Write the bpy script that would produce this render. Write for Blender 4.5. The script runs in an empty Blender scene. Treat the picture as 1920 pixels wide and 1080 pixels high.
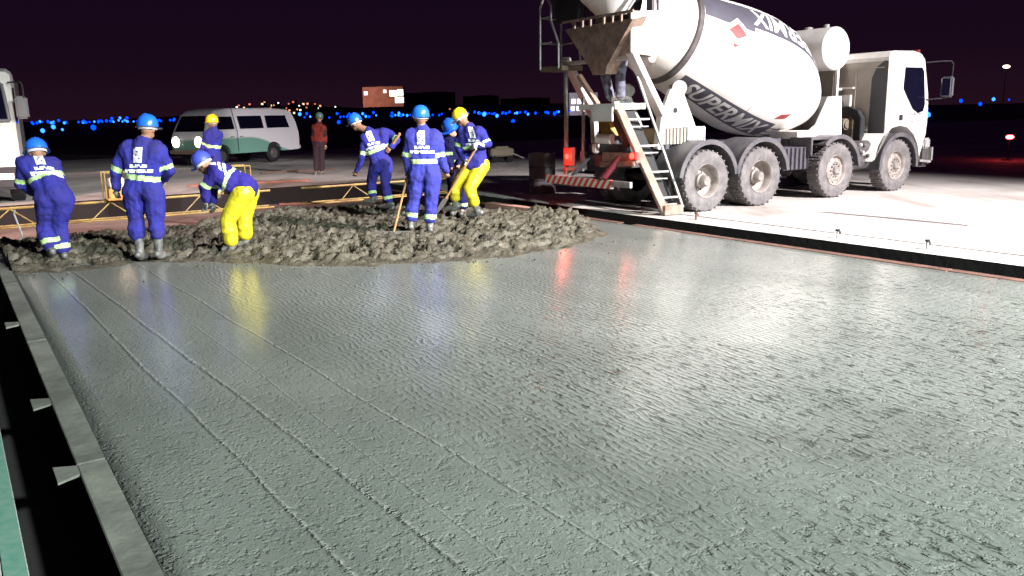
import bpy, bmesh, math, random
from mathutils import Vector, Matrix, noise
from mathutils.bvhtree import BVHTree
random.seed(7)
R = math.radians
SC = bpy.context.scene
COL = SC.collection

# ---------------------------------------------------------------- camera
CAMH = 1.75; FPX = 1550.0; PITCH = math.atan(328/FPX); ROLL = R(1.17)
cd = bpy.data.cameras.new('camera'); cam = bpy.data.objects.new('camera', cd); COL.objects.link(cam)
cd.sensor_width = 36; cd.lens = 36*FPX/1920; cd.clip_start = .1; cd.clip_end = 6000
fw = Vector((0, math.cos(PITCH), -math.sin(PITCH))); r0 = Vector((1,0,0)); u0 = r0.cross(fw)
rr = r0*math.cos(ROLL)-u0*math.sin(ROLL); uu = u0*math.cos(ROLL)+r0*math.sin(ROLL)
cam.matrix_world = Matrix(((rr.x,uu.x,-fw.x,0),(rr.y,uu.y,-fw.y,0),(rr.z,uu.z,-fw.z,CAMH),(0,0,0,1)))
SC.camera = cam
# ---------------------------------------------------------------- night sky, floodlights, added fill, exposure
w = bpy.data.worlds.new('World'); SC.world = w; w.use_nodes = True
nt = w.node_tree; nt.nodes.clear()
o = nt.nodes.new('ShaderNodeOutputWorld'); b = nt.nodes.new('ShaderNodeBackground')
tc = nt.nodes.new('ShaderNodeTexCoord'); sx = nt.nodes.new('ShaderNodeSeparateXYZ'); cr = nt.nodes.new('ShaderNodeValToRGB')
nt.links.new(tc.outputs['Generated'], sx.inputs[0]); nt.links.new(sx.outputs['Z'], cr.inputs[0])
nt.links.new(cr.outputs[0], b.inputs[0]); nt.links.new(b.outputs[0], o.inputs[0])
e = cr.color_ramp.elements
e[0].position = 0; e[0].color = (.0150,.0048,.0105,1); e[1].position = .22; e[1].color = (.0058,.0020,.0098,1)
m_ = cr.color_ramp.elements.new(.06); m_.color = (.0098,.0030,.0098,1)
b.inputs[1].default_value = 1.0
SC.view_settings.view_transform = 'Standard'; SC.view_settings.look = 'None'
SC.view_settings.exposure = 0; SC.view_settings.gamma = 1
SC.cycles.use_denoising = True
SC.cycles.max_bounces = 6
SC.cycles.sample_clamp_indirect = 4

def spot(name, loc, aim, power, col, size, blend=.4, rad=.25):
    l = bpy.data.lights.new(name, 'SPOT'); l.energy = power; l.color = col; l.spot_size = R(size); l.spot_blend = blend; l.shadow_soft_size = rad
    ob = bpy.data.objects.new(name, l); COL.objects.link(ob); ob.location = loc
    ob.rotation_euler = (Vector(aim)-Vector(loc)).to_track_quat('-Z','Y').to_euler()
    return ob
spot('floodlight_truck', (18, 0, 12), (6.6, 10.6, .2), 98000, (1,.95,.945), 54, .85, .35)
spot('floodlight_slab', (10.5, -6.5, 8.5), (1.7, 3.4, 0), 39000, (.86,1,.935), 58, .65, .4)
spot('floodlight_workers', (12, -6, 8), (-3.4, 10.8, .6), 2500, (1,.97,.93), 30, .6, .5)
spot('added_fill_left', (-13, 4, 7), (-8.8, 17.0, 0), 22000, (1,.60,.52), 27, .7, .3)  # added lamp with no source there, brightens the ground on the left

# ---------------------------------------------------------------- materials
MATS = {}
def mat(name, col, rough=.55, metal=0, bump=0, bs=30, var=0, vs=3, col2=None, emit=0, spec=.5, coat=0):
    if name in MATS: return MATS[name]
    m = bpy.data.materials.new(name); MATS[name] = m; m.use_nodes = True
    n = m.node_tree.nodes; L = m.node_tree.links; p = n['Principled BSDF']
    p.inputs['Base Color'].default_value = (*col,1); p.inputs['Roughness'].default_value = rough
    p.inputs['Metallic'].default_value = metal; p.inputs['Specular IOR Level'].default_value = spec
    if coat: p.inputs['Coat Weight'].default_value = coat
    if emit:
        p.inputs['Emission Color'].default_value = (*col,1); p.inputs['Emission Strength'].default_value = emit
    tc = n.new('ShaderNodeTexCoord')
    if var or col2:
        t = n.new('ShaderNodeTexNoise'); t.inputs['Scale'].default_value = vs; t.inputs['Detail'].default_value = 6
        t.inputs['Roughness'].default_value = .65
        L.new(tc.outputs['Object'], t.inputs['Vector'])
        c2 = col2 or tuple(c*(1-var) for c in col)
        rp = n.new('ShaderNodeValToRGB'); rp.color_ramp.elements[0].position = .38; rp.color_ramp.elements[1].position = .68
        rp.color_ramp.elements[0].color = (*c2,1); rp.color_ramp.elements[1].color = (*col,1)
        L.new(t.outputs['Fac'], rp.inputs[0]); L.new(rp.outputs[0], p.inputs['Base Color'])
    if bump:
        t = n.new('ShaderNodeTexNoise'); t.inputs['Scale'].default_value = bs; t.inputs['Detail'].default_value = 5
        L.new(tc.outputs['Object'], t.inputs['Vector'])
        bp = n.new('ShaderNodeBump'); bp.inputs['Strength'].default_value = 1; bp.inputs['Distance'].default_value = bump
        L.new(t.outputs['Fac'], bp.inputs['Height']); L.new(bp.outputs[0], p.inputs['Normal'])
    return m

WHITE = mat('white_paint', (.80,.78,.76), .38, col2=(.66,.62,.58), vs=2.2)
DIRTYW_SHADED = mat('dusty_shaded_white_paint', (.33,.235,.19), .65, col2=(.17,.11,.08), vs=5, bump=.002, bs=40)  # dusty paint, browned with the shade at the truck rear
DGREY = mat('dark_grey_paint', (.07,.068,.085), .5, var=.3, vs=3)
CHASSIS = mat('dusty_black_chassis', (.04,.037,.042), .65, col2=(.075,.066,.065), vs=5)
FENDER = mat('fender_plastic', (.050,.048,.060), .5, col2=(.10,.093,.098), vs=4)
TYRE = mat('dusty_rubber', (.165,.15,.15), .85, col2=(.085,.078,.082), vs=6, bump=.004, bs=60)
RIM = mat('dusty_rim', (.30,.275,.255), .6, col2=(.19,.16,.145), vs=8)
HUB = mat('hub_metal', (.28,.25,.235), .5, .2, var=.4, vs=10)
GLASS = mat('dark_glass', (.004,.004,.012), .06, spec=.8)
BLACK = mat('black_rubber', (.012,.012,.014), .7, var=.3)
RED = mat('red_paint', (.55,.07,.06), .5, var=.2)
REDD = mat('red_decal', (.26,.035,.038), .5)
STEEL = mat('galvanised_rail', (.45,.43,.42), .45, .4, var=.4, vs=8)
BEIGE = mat('beige_wall_paint', (.33,.295,.25), .6, col2=(.27,.235,.2), vs=2)
TAIL = mat('red_lamp', (1,.03,.02), .3, emit=9)
HEAD = mat('headlamp_glow', (1,.86,.72), .3, emit=14)
BLUEL = mat('blue_lamp', (.0,.035,1), .3, emit=4.5)
CYANL = mat('pale_blue_lamp', (.02,.16,1), .3, emit=5)
COVER = mat('blue_coverall_cloth', (.025,.027,.25), .85, col2=(.030,.026,.15), vs=5, bump=.008, bs=24, spec=.15)
COVERB = mat('bright_blue_coverall_cloth', (.036,.042,.30), .85, col2=(.038,.036,.20), vs=5, bump=.008, bs=24, spec=.15)
NAVY = mat('navy_cloth', (.014,.014,.08), .85, var=.3, vs=9, bump=.006, bs=24, spec=.15)
YEL = mat('yellow_rain_trousers', (.66,.56,.02), .45, col2=(.46,.37,.015), vs=5, bump=.008, bs=12)
JEANS = mat('faded_denim', (.20,.20,.25), .9, col2=(.10,.10,.14), vs=8, bump=.006, bs=20)
REFL = mat('lime_reflective_tape', (.42,.60,.27), .45, var=.12, vs=30)
SKIN = mat('brown_skin', (.30,.15,.09), .55, var=.15, vs=12)
SKIN2 = mat('light_skin', (.50,.27,.19), .55, var=.15, vs=12)
GLOVE = mat('work_glove', (.42,.36,.30), .85, var=.4, vs=20)
HBLUE = mat('blue_helmet_plastic', (.016,.13,.66), .28, coat=.3)
HYEL = mat('yellow_helmet_plastic', (.85,.60,.02), .3, coat=.3)
HGRN = mat('pale_green_helmet_plastic', (.12,.24,.20), .3, coat=.3)
BOOT = mat('wet_rubber_boot', (.03,.03,.035), .3, col2=(.20,.195,.18), vs=9)
BOOTG = mat('cement_smeared_boot', (.17,.165,.16), .5, col2=(.05,.048,.048), vs=10)
PRINT = mat('white_print', (.74,.74,.80), .8)
WOOD = mat('wood_handle', (.42,.22,.09), .7, var=.4, vs=14)
YMET = mat('yellow_truss_paint', (.42,.27,.06), .5, col2=(.24,.13,.05), vs=9)
RUST = mat('rusty_form_steel', (.16,.072,.052), .8, col2=(.07,.032,.024), vs=4, bump=.003, bs=40)
FORMG = mat('cement_smeared_form', (.20,.198,.175), .65, col2=(.10,.10,.088), vs=3, bump=.006, bs=18)
DARKST = mat('dark_form_steel', (.035,.02,.022), .7, var=.4)

# ---------------------------------------------------------------- helpers
def link(o, parent=None, mats=None):
    COL.objects.link(o)
    if parent: o.parent = parent
    return o
def tag(o, label=None, cat=None, group=None, kind=None):
    if label: o['label'] = label
    if cat: o['category'] = cat
    if group: o['group'] = group
    if kind: o['kind'] = kind
    return o
def thing(name, loc, rz, label, cat, group=None):
    o = bpy.data.objects.new(name, None); o.empty_display_size = .2; COL.objects.link(o)
    o.location = loc; o.rotation_euler = (0,0,rz); return tag(o, label, cat, group)
def frame(d, up=Vector((0,0,1))):
    z = Vector(d).normalized()
    if abs(z.dot(up)) > .98: up = Vector((1,0,0))
    x = up.cross(z).normalized(); y = z.cross(x)
    return x, y, z
class MB:
    def __init__(s): s.bm = bmesh.new(); s.mi = 0
    def face(s, vs):
        try: f = s.bm.faces.new(vs); f.material_index = s.mi; return f
        except ValueError: return None
    def box(s, c, d, rot=None):
        c = Vector(c); vs = []
        for i in (-1,1):
            for j in (-1,1):
                for k in (-1,1):
                    p = Vector((i*d[0]/2, j*d[1]/2, k*d[2]/2))
                    if rot: p = rot @ p
                    vs.append(s.bm.verts.new(c+p))
        for q in ((0,1,3,2),(4,6,7,5),(0,4,5,1),(2,3,7,6),(0,2,6,4),(1,5,7,3)): s.face([vs[i] for i in q])
        return s
    def bar(s, a, b, wd, ht, up=(0,0,1)):
        a = Vector(a); b = Vector(b); x, y, z = frame(b-a, Vector(up))
        m = Matrix((x,y,z)).transposed(); return s.box((a+b)/2, (wd, ht, (b-a).length), m)
    def cyl(s, a, b, r0, r1=None, n=12, cap=True):
        a = Vector(a); b = Vector(b); r1 = r0 if r1 is None else r1
        x, y, z = frame(b-a); A = []; B = []
        for i in range(n):
            t = 2*math.pi*i/n; d = x*math.cos(t)+y*math.sin(t)
            A.append(s.bm.verts.new(a+d*r0)); B.append(s.bm.verts.new(b+d*r1))
        for i in range(n):
            j = (i+1)%n; s.face([A[i],A[j],B[j],B[i]])
        if cap: s.face(A[::-1]); s.face(B)
        return s
    def pipe(s, pts, r, n=8):
        for i in range(len(pts)-1): s.cyl(pts[i], pts[i+1], r, n=n)
        return s
    def lathe(s, o, ax, prof, n=32, a0=0, a1=None):
        o = Vector(o); x, y, z = frame(ax); full = a1 is None
        a1 = 2*math.pi if full else a1; m = n if full else n+1; rings = []
        for (h, r) in prof:
            ring = []
            for i in range(m):
                t = a0+(a1-a0)*i/n
                ring.append(s.bm.verts.new(o+z*h+(x*math.cos(t)+y*math.sin(t))*max(r,1e-4)))
            rings.append(ring)
        for k in range(len(rings)-1):
            for i in range(n):
                j = (i+1)%m if full else i+1
                s.face([rings[k][i],rings[k][j],rings[k+1][j],rings[k+1][i]])
        return s
    def prism(s, poly, f, t0, t1):
        A = [s.bm.verts.new(f(p[0],p[1],t0)) for p in poly]; B = [s.bm.verts.new(f(p[0],p[1],t1)) for p in poly]
        s.face(A); s.face(B[::-1]); n = len(poly)
        for i in range(n): s.face([A[i],B[i],B[(i+1)%n],A[(i+1)%n]])
        return s
    def sph(s, c, r, sc=(1,1,1), sub=2, rot=None):
        M = Matrix.Translation(Vector(c)) @ (rot.to_4x4() if rot else Matrix.Identity(4)) @ Matrix.Diagonal((*[r*k for k in sc],1))
        n0 = len(s.bm.faces); bmesh.ops.create_icosphere(s.bm, subdivisions=sub, radius=1, matrix=M)
        s.bm.faces.ensure_lookup_table()
        for f in s.bm.faces[n0:]: f.material_index = s.mi
        return s
    def hull(s, a, b, ra, rb, sub=2, sa=(1,1,1), sb=(1,1,1)):
        t = bmesh.new()
        for c, r, q in ((a,ra,sa),(b,rb,sb)):
            bmesh.ops.create_icosphere(t, subdivisions=sub, radius=1, matrix=Matrix.Translation(Vector(c)) @ Matrix.Diagonal((r*q[0],r*q[1],r*q[2],1)))
        res = bmesh.ops.convex_hull(t, input=t.verts[:])
        dead = list({g for g in res['geom_interior']+res['geom_unused'] if isinstance(g, bmesh.types.BMVert)})
        bmesh.ops.delete(t, geom=dead, context='VERTS')
        me = bpy.data.meshes.new('t'); t.to_mesh(me); t.free(); s.bm.from_mesh(me); bpy.data.meshes.remove(me)
        return s
    def build(s, name, mats, parent=None, smooth=False, bevel=0, sharp=40, norm=True):
        if norm: bmesh.ops.recalc_face_normals(s.bm, faces=s.bm.faces)
        if bevel:
            es = [e for e in s.bm.edges if len(e.link_faces)==2 and e.calc_face_angle(0) > R(50)]
            bmesh.ops.bevel(s.bm, geom=es, offset=bevel, segments=2, affect='EDGES', clamp_overlap=True)
        me = bpy.data.meshes.new(name); s.bm.to_mesh(me); s.bm.free()
        for m in (mats if isinstance(mats,(list,tuple)) else [mats]): me.materials.append(m)
        if smooth:
            me.polygons.foreach_set('use_smooth', [True]*len(me.polygons))
            try: me.set_sharp_from_angle(angle=R(sharp))
            except Exception: pass
        o = bpy.data.objects.new(name, me); return link(o, parent)
def copy_tree(o, parent=None):
    c = o.copy(); COL.objects.link(c)
    if parent: c.parent = parent
    for ch in list(o.children): copy_tree(ch, c)
    return c
def at(px, py, Y):                       # world point on the line of sight at depth Y (metres ahead)
    d = fw+rr*((px-960)/FPX)-uu*((py-540)/FPX); return Vector((0,0,CAMH))+d*(Y/d.y)
def gp(px, py, z=0):
    d = fw+rr*((px-960)/FPX)-uu*((py-540)/FPX); return Vector((0,0,CAMH))+d*((z-CAMH)/d.z)
# lane frame: S along the new slab, V across it
LA = R(34); SV = Vector((-math.sin(LA), math.cos(LA), 0)); VV = Vector((math.cos(LA), math.sin(LA), 0))
def lane(s, v, z=0): return SV*s+VV*v+Vector((0,0,z))
def sm(a, b, x):
    t = min(1,max(0,(x-a)/(b-a))); return t*t*(3-2*t)
def interp(tab, x):
    if x <= tab[0][0]: return tab[0][1]
    for (a,b),(c,d) in zip(tab, tab[1:]):
        if x <= c: return b+(d-b)*(x-a)/(c-a)
    return tab[-1][1]

# ---------------------------------------------------------------- ground
def ground_mat():
    m = bpy.data.materials.new('old_concrete_pavement'); m.use_nodes = True
    n = m.node_tree.nodes; L = m.node_tree.links; p = n['Principled BSDF']; p.inputs['Roughness'].default_value = .8
    tc = n.new('ShaderNodeTexCoord'); t = n.new('ShaderNodeTexNoise'); t.inputs['Scale'].default_value = .35; t.inputs['Detail'].default_value = 8; t.inputs['Roughness'].default_value = .7
    L.new(tc.outputs['Object'], t.inputs[0]); rp = n.new('ShaderNodeValToRGB')
    rp.color_ramp.elements[0].position = .35; rp.color_ramp.elements[0].color = (.36,.325,.305,1); rp.color_ramp.elements[1].position = .6; rp.color_ramp.elements[1].color = (.54,.505,.485,1)
    # stretched stains
    mp = n.new('ShaderNodeMapping'); mp.inputs['Rotation'].default_value = (0,0,R(-34)); mp.inputs['Scale'].default_value = (1.6,.25,1)
    L.new(tc.outputs['Object'], mp.inputs[0]); t2 = n.new('ShaderNodeTexNoise'); t2.inputs['Scale'].default_value = .8; t2.inputs['Detail'].default_value = 6; L.new(mp.outputs[0], t2.inputs[0])
    r2 = n.new('ShaderNodeValToRGB'); r2.color_ramp.elements[0].position = .52; r2.color_ramp.elements[0].color = (1,1,1,1); r2.color_ramp.elements[1].position = .75; r2.color_ramp.elements[1].color = (.5,.45,.42,1)
    L.new(t2.outputs['Fac'], r2.inputs[0]); mx = n.new('ShaderNodeMix'); mx.data_type = 'RGBA'; mx.blend_type = 'MULTIPLY'; mx.inputs[0].default_value = 1
    L.new(t.outputs['Fac'], rp.inputs[0]); L.new(rp.outputs[0], mx.inputs[6]); L.new(r2.outputs[0], mx.inputs[7]); L.new(mx.outputs[2], p.inputs['Base Color'])
    t3 = n.new('ShaderNodeTexNoise'); t3.inputs['Scale'].default_value = 25; t3.inputs['Detail'].default_value = 6; L.new(tc.outputs['Object'], t3.inputs[0])
    bp = n.new('ShaderNodeBump'); bp.inputs['Distance'].default_value = .006; L.new(t3.outputs['Fac'], bp.inputs['Height']); L.new(bp.outputs[0], p.inputs['Normal'])
    return m
PAVE = ground_mat()
SOIL_SHADE = mat('soil_with_channel_shade', (.010,.006,.007), .95, col2=(.005,.003,.004), vs=1.3, bump=.02, bs=9)  # near black: the shade in the channel is put into the soil colour
GRASS = mat('dark_airfield_turf', (.030,.022,.022), .95, col2=(.016,.012,.014), vs=.05)
V0, V1 = .06, 9.6; SE = 21.0; ZB = -.42
g = MB()
def quad(pts, mi):
    g.mi = mi; g.face([g.bm.verts.new(p) for p in pts])
FAR = 3000
quad([lane(-60,-FAR),lane(-60,V0),lane(SE,V0),lane(SE,-FAR)],0)
quad([lane(-60,V1),lane(-60,FAR),lane(SE,FAR),lane(SE,V1)],0)
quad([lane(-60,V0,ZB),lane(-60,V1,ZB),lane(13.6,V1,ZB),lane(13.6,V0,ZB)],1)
quad([lane(13.6,V0,ZB),lane(13.6,V1,ZB),lane(SE,V1,ZB),lane(SE,V0,ZB)],3)
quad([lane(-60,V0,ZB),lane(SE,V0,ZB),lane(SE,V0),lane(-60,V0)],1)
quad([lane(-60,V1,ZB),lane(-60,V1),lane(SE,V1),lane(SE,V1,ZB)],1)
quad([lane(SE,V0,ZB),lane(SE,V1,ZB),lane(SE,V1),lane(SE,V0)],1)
quad([lane(SE,-FAR),lane(SE,FAR),lane(44,FAR),lane(44,-FAR)],0)
quad([lane(44,-FAR),lane(44,FAR),lane(3800,FAR),lane(3800,-FAR)],2)
quad([lane(-60,-FAR),lane(-200,-FAR),lane(-200,FAR),lane(-60,FAR)],0)
tag(g.build('ground', [PAVE,SOIL_SHADE,GRASS,mat('compacted_subbase',(.24,.18,.16),.85,col2=(.12,.07,.06),vs=.9,bump=.02,bs=7)]), kind='structure')
# joints in the old pavement (dark sealed lines laid on it)
j = MB()
for s0 in (4.35,-.2,):
    j.mi=0; j.face([j.bm.verts.new(lane(*q)) for q in ((s0,-6,.004),(s0,V0-.002,.004),(s0+.02,V0-.002,.004),(s0+.02,-6,.004))])
j.face([j.bm.verts.new(lane(*q)) for q in ((-8,10.24,.004),(14,10.24,.004),(14,10.28,.004),(-8,10.28,.004))])
tag(j.build('pavement_joint', mat('joint_sealant',(.05,.045,.045),.7), norm=False), kind='structure')
j = MB()
j.face([j.bm.verts.new(lane(*q)) for q in ((8.7,12.15,.004),(7.4,12.19,.004),(6.2,12.24,.004),(6.25,12.33,.004),(7.3,12.36,.004),(8.5,12.25,.004))])
tag(j.build('pavement_stain', mat('damp_stain',(.13,.11,.11),.6), norm=False), kind='structure')

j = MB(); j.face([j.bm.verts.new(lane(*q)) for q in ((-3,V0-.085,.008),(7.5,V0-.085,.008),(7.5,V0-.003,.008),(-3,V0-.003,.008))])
tag(j.build('edge_green_light', mat('turquoise_light_on_edge',(.07,.22,.17),.6,col2=(.16,.26,.22),vs=18), norm=False), kind='structure')  # greenish light on the pavement edge, put in as a turquoise strip
# ---------------------------------------------------------------- fresh slab
def slab_mat():
    m = bpy.data.materials.new('wet_screeded_concrete'); m.use_nodes = True
    n = m.node_tree.nodes; L = m.node_tree.links; p = n['Principled BSDF']
    tc = n.new('ShaderNodeTexCoord')
    def node(t, **k):
        x = n.new(t)
        for a, b_ in k.items(): setattr(x, a, b_)
        return x
    def math_(op, a, b_=None, c=None):
        x = node('ShaderNodeMath', operation=op)
        for i, q in enumerate((a,b_,c)):
            if q is None: continue
            if isinstance(q,(int,float)): x.inputs[i].default_value = q
            else: L.new(q, x.inputs[i])
        return x.outputs[0]
    def ramp(src, lo, hi):
        x = node('ShaderNodeMapRange', interpolation_type='SMOOTHSTEP'); L.new(src, x.inputs[0]); x.inputs[1].default_value = lo; x.inputs[2].default_value = hi; return x.outputs[0]
    def noise_(sc, scale, det=3, rough=.5, dist=0):
        mp = node('ShaderNodeMapping'); L.new(tc.outputs['Object'], mp.inputs[0]); mp.inputs['Scale'].default_value = sc
        t = node('ShaderNodeTexNoise'); t.inputs['Scale'].default_value = scale; t.inputs['Detail'].default_value = det; t.inputs['Roughness'].default_value = rough; t.inputs['Distortion'].default_value = dist
        L.new(mp.outputs[0], t.inputs[0]); return t.outputs['Fac']
    sep = node('ShaderNodeSeparateXYZ'); L.new(tc.outputs['Object'], sep.inputs[0]); X, Y = sep.outputs[0], sep.outputs[1]   # X across the lane, Y along it
    # long screed pits running along the lane, where the lane is rough
    pits = ramp(noise_((1,.24,1), 30, 3, .6), .445, .345)
    area = ramp(noise_((1,.6,1), .55, 3), .36, .52)
    right = math_('MULTIPLY', ramp(X, 1.7, 2.8), math_('SUBTRACT', 1, math_('MULTIPLY', ramp(Y, 3.2, 6.5), .8)))
    h = math_('MULTIPLY', math_('MULTIPLY', pits, area), math_('MULTIPLY', right, -1.5))
    # fine rows of trowel marks
    jx = math_('MULTIPLY', noise_((1,1,1), 3.5, 2), .16); jy = math_('MULTIPLY', noise_((1,1,1), 4.2, 2), .14)
    sxn = math_('SINE', math_('MULTIPLY', math_('ADD', X, jx), 2*math.pi/.052)); syn = math_('SINE', math_('MULTIPLY', math_('ADD', Y, jy), 2*math.pi/.085))
    dimple = ramp(math_('MULTIPLY_ADD', sxn, math_('MULTIPLY_ADD', syn, .35, .65), .0), -.2, .9)
    rowmask = math_('MULTIPLY', ramp(noise_((1,.4,1), .7, 2), .30, .46), ramp(X, 1.9, 2.4))
    dots = noise_((1,.5,1), 42, 2)
    h = math_('ADD', h, math_('MULTIPLY', math_('MULTIPLY', dimple, math_('MULTIPLY_ADD', dots, .9, .1)), math_('MULTIPLY', rowmask, 1.35)))
    # blistered mortar skin on the left
    left = math_('SUBTRACT', 1, ramp(X, 1.2, 2.6))
    def vor(scale, sc=(1,1,1)):
        mp = node('ShaderNodeMapping'); L.new(tc.outputs['Object'], mp.inputs[0]); mp.inputs['Scale'].default_value = sc
        t = node('ShaderNodeTexVoronoi'); t.inputs['Scale'].default_value = scale; L.new(mp.outputs[0], t.inputs['Vector']); sepc = node('ShaderNodeSeparateColor'); L.new(t.outputs['Color'], sepc.inputs[0])
        return math_('MULTIPLY', math_('SUBTRACT', 1, math_('MINIMUM', math_('MULTIPLY', t.outputs['Distance'], 2.2), 1)), sepc.outputs[0])
    h = math_('ADD', h, math_('MULTIPLY', vor(34,(1,.8,1)), math_('ADD', math_('MULTIPLY', left, .75), .28)))
    h = math_('ADD', h, math_('MULTIPLY', vor(75), math_('ADD', math_('MULTIPLY', left, .30), .28)))
    h = math_('ADD', h, math_('MULTIPLY', noise_((1,.30,1), 11, 3, .55), .8))
    h = math_('ADD', h, math_('MULTIPLY', noise_((1,1,1), 60, 2), .25))
    h = math_('ADD', h, math_('MULTIPLY', noise_((1,.5,1), 2.0, 2), .5))
    h0 = h
    # ridges left by the screed edge: thin lines along the lane
    wob = math_('ADD', math_('MULTIPLY', math_('SUBTRACT', noise_((1,1,1), .45, 3), .5), .10), math_('MULTIPLY', math_('SUBTRACT', noise_((1,1,1), 22, 2), .5), .022))
    brk = noise_((1,1,1), 14, 3, .7)
    ridge = 0
    for (v, k, wd, amp) in ((1.60,-.045,.020,1.5),(1.19,-.030,.017,1.2),(2.10,-.025,.015,1.0),(1.66,-.008,.010,.4),(2.62,-.01,.010,.45),(3.45,-.004,.014,.9),(4.45,.03,.014,.8),(5.7,0,.014,.7),(6.9,.01,.012,.6)):
        d = math_('SUBTRACT', math_('ADD', X, wob), math_('MULTIPLY_ADD', Y, k, v))
        g1 = math_('SUBTRACT', 1, math_('MINIMUM', math_('DIVIDE', math_('ABSOLUTE', d), wd), 1))
        d2 = math_('ADD', d, wd*1.7)
        g2 = math_('SUBTRACT', 1, math_('MINIMUM', math_('DIVIDE', math_('ABSOLUTE', d2), wd), 1))
        h = math_('ADD', h, math_('MULTIPLY', math_('MULTIPLY', math_('SMOOTH_MAX', g1, 0, .3), ramp(brk,.34,.48)), amp*1.8))
        ridge = math_('ADD', ridge, math_('MULTIPLY', math_('MULTIPLY', g1, ramp(brk,.36,.50)), min(amp,1)*.8))
        h = math_('ADD', h, math_('MULTIPLY', math_('MULTIPLY', g2, ramp(brk,.36,.50)), -amp*.35))
    bp = node('ShaderNodeBump'); bp.inputs['Strength'].default_value = 1; bp.inputs['Distance'].default_value = .0066
    L.new(h, bp.inputs['Height']); L.new(bp.outputs[0], p.inputs['Normal'])
    bc = node('ShaderNodeBump'); bc.inputs['Strength'].default_value = 1; bc.inputs['Distance'].default_value = .0011
    L.new(h0, bc.inputs['Height']); L.new(bc.outputs[0], p.inputs['Coat Normal']); p.inputs['Coat Weight'].default_value = .8; p.inputs['Coat Roughness'].default_value = .15; p.inputs['Coat IOR'].default_value = 1.38
    # colour: drier and wetter patches
    c = node('ShaderNodeValToRGB'); c.color_ramp.elements[0].position = .35; c.color_ramp.elements[0].color = (.148,.156,.142,1)
    c.color_ramp.elements[1].position = .65; c.color_ramp.elements[1].color = (.200,.208,.192,1)
    L.new(noise_((1,.5,1), 1.1, 6, .6), c.inputs[0])
    mx = node('ShaderNodeMix', data_type='RGBA', blend_type='MULTIPLY'); mx.inputs[0].default_value = 1
    pc = node('ShaderNodeValToRGB'); pc.color_ramp.elements[0].color = (1,1,1,1); pc.color_ramp.elements[1].color = (.35,.38,.35,1)  # pits darkened, their shade is put into the colour
    L.new(math_('MULTIPLY', math_('MULTIPLY', pits, area), right), pc.inputs[0])
    L.new(c.outputs[0], mx.inputs[6]); L.new(pc.outputs[0], mx.inputs[7]); m3 = node('ShaderNodeMix', data_type='RGBA'); L.new(math_('MINIMUM', ridge, 1), m3.inputs[0]); L.new(mx.outputs[2], m3.inputs[6]); m3.inputs[7].default_value = (.34,.345,.32,1); L.new(m3.outputs[2], p.inputs['Base Color'])
    rg = node('ShaderNodeMapRange'); L.new(noise_((1,.5,1), 1.7, 4), rg.inputs[0]); rg.inputs[1].default_value=.3; rg.inputs[2].default_value=.7; rg.inputs[3].default_value = .5; rg.inputs[4].default_value = .62
    L.new(rg.outputs[0], p.inputs['Roughness']); p.inputs['Specular IOR Level'].default_value = .3
    return m
SLABM = slab_mat()
# slab object: local X across, local Y along the lane
bm = bmesh.new()
nx, ny = 60, 150; xs = [.50+(8.72-.50)*i/nx for i in range(nx+1)]; ys = [-4+17.0*i/ny for i in range(ny+1)]
gridv = [[bm.verts.new((x,y,.010*(noise.noise(Vector((x*.8,y*.5,3)))) )) for x in xs] for y in ys]
for a in range(ny):
    for c in range(nx): bm.faces.new((gridv[a][c],gridv[a][c+1],gridv[a+1][c+1],gridv[a+1][c]))
def skirt(line):
    lo = [bm.verts.new((v.co.x,v.co.y,ZB+.01)) for v in line]
    for i in range(len(line)-1): bm.faces.new((line[i],line[i+1],lo[i+1],lo[i]))
skirt(gridv[0]); skirt(gridv[-1]); skirt([r[0] for r in gridv]); skirt([r[-1] for r in gridv])
me = bpy.data.meshes.new('fresh_slab'); bmesh.ops.recalc_face_normals(bm, faces=bm.faces); bm.to_mesh(me); bm.free(); me.materials.append(SLABM)
for p in me.polygons: p.use_smooth = True
slab = link(bpy.data.objects.new('fresh_concrete_slab', me)); slab.rotation_euler = (0,0,LA)
tag(slab, kind='structure')

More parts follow.
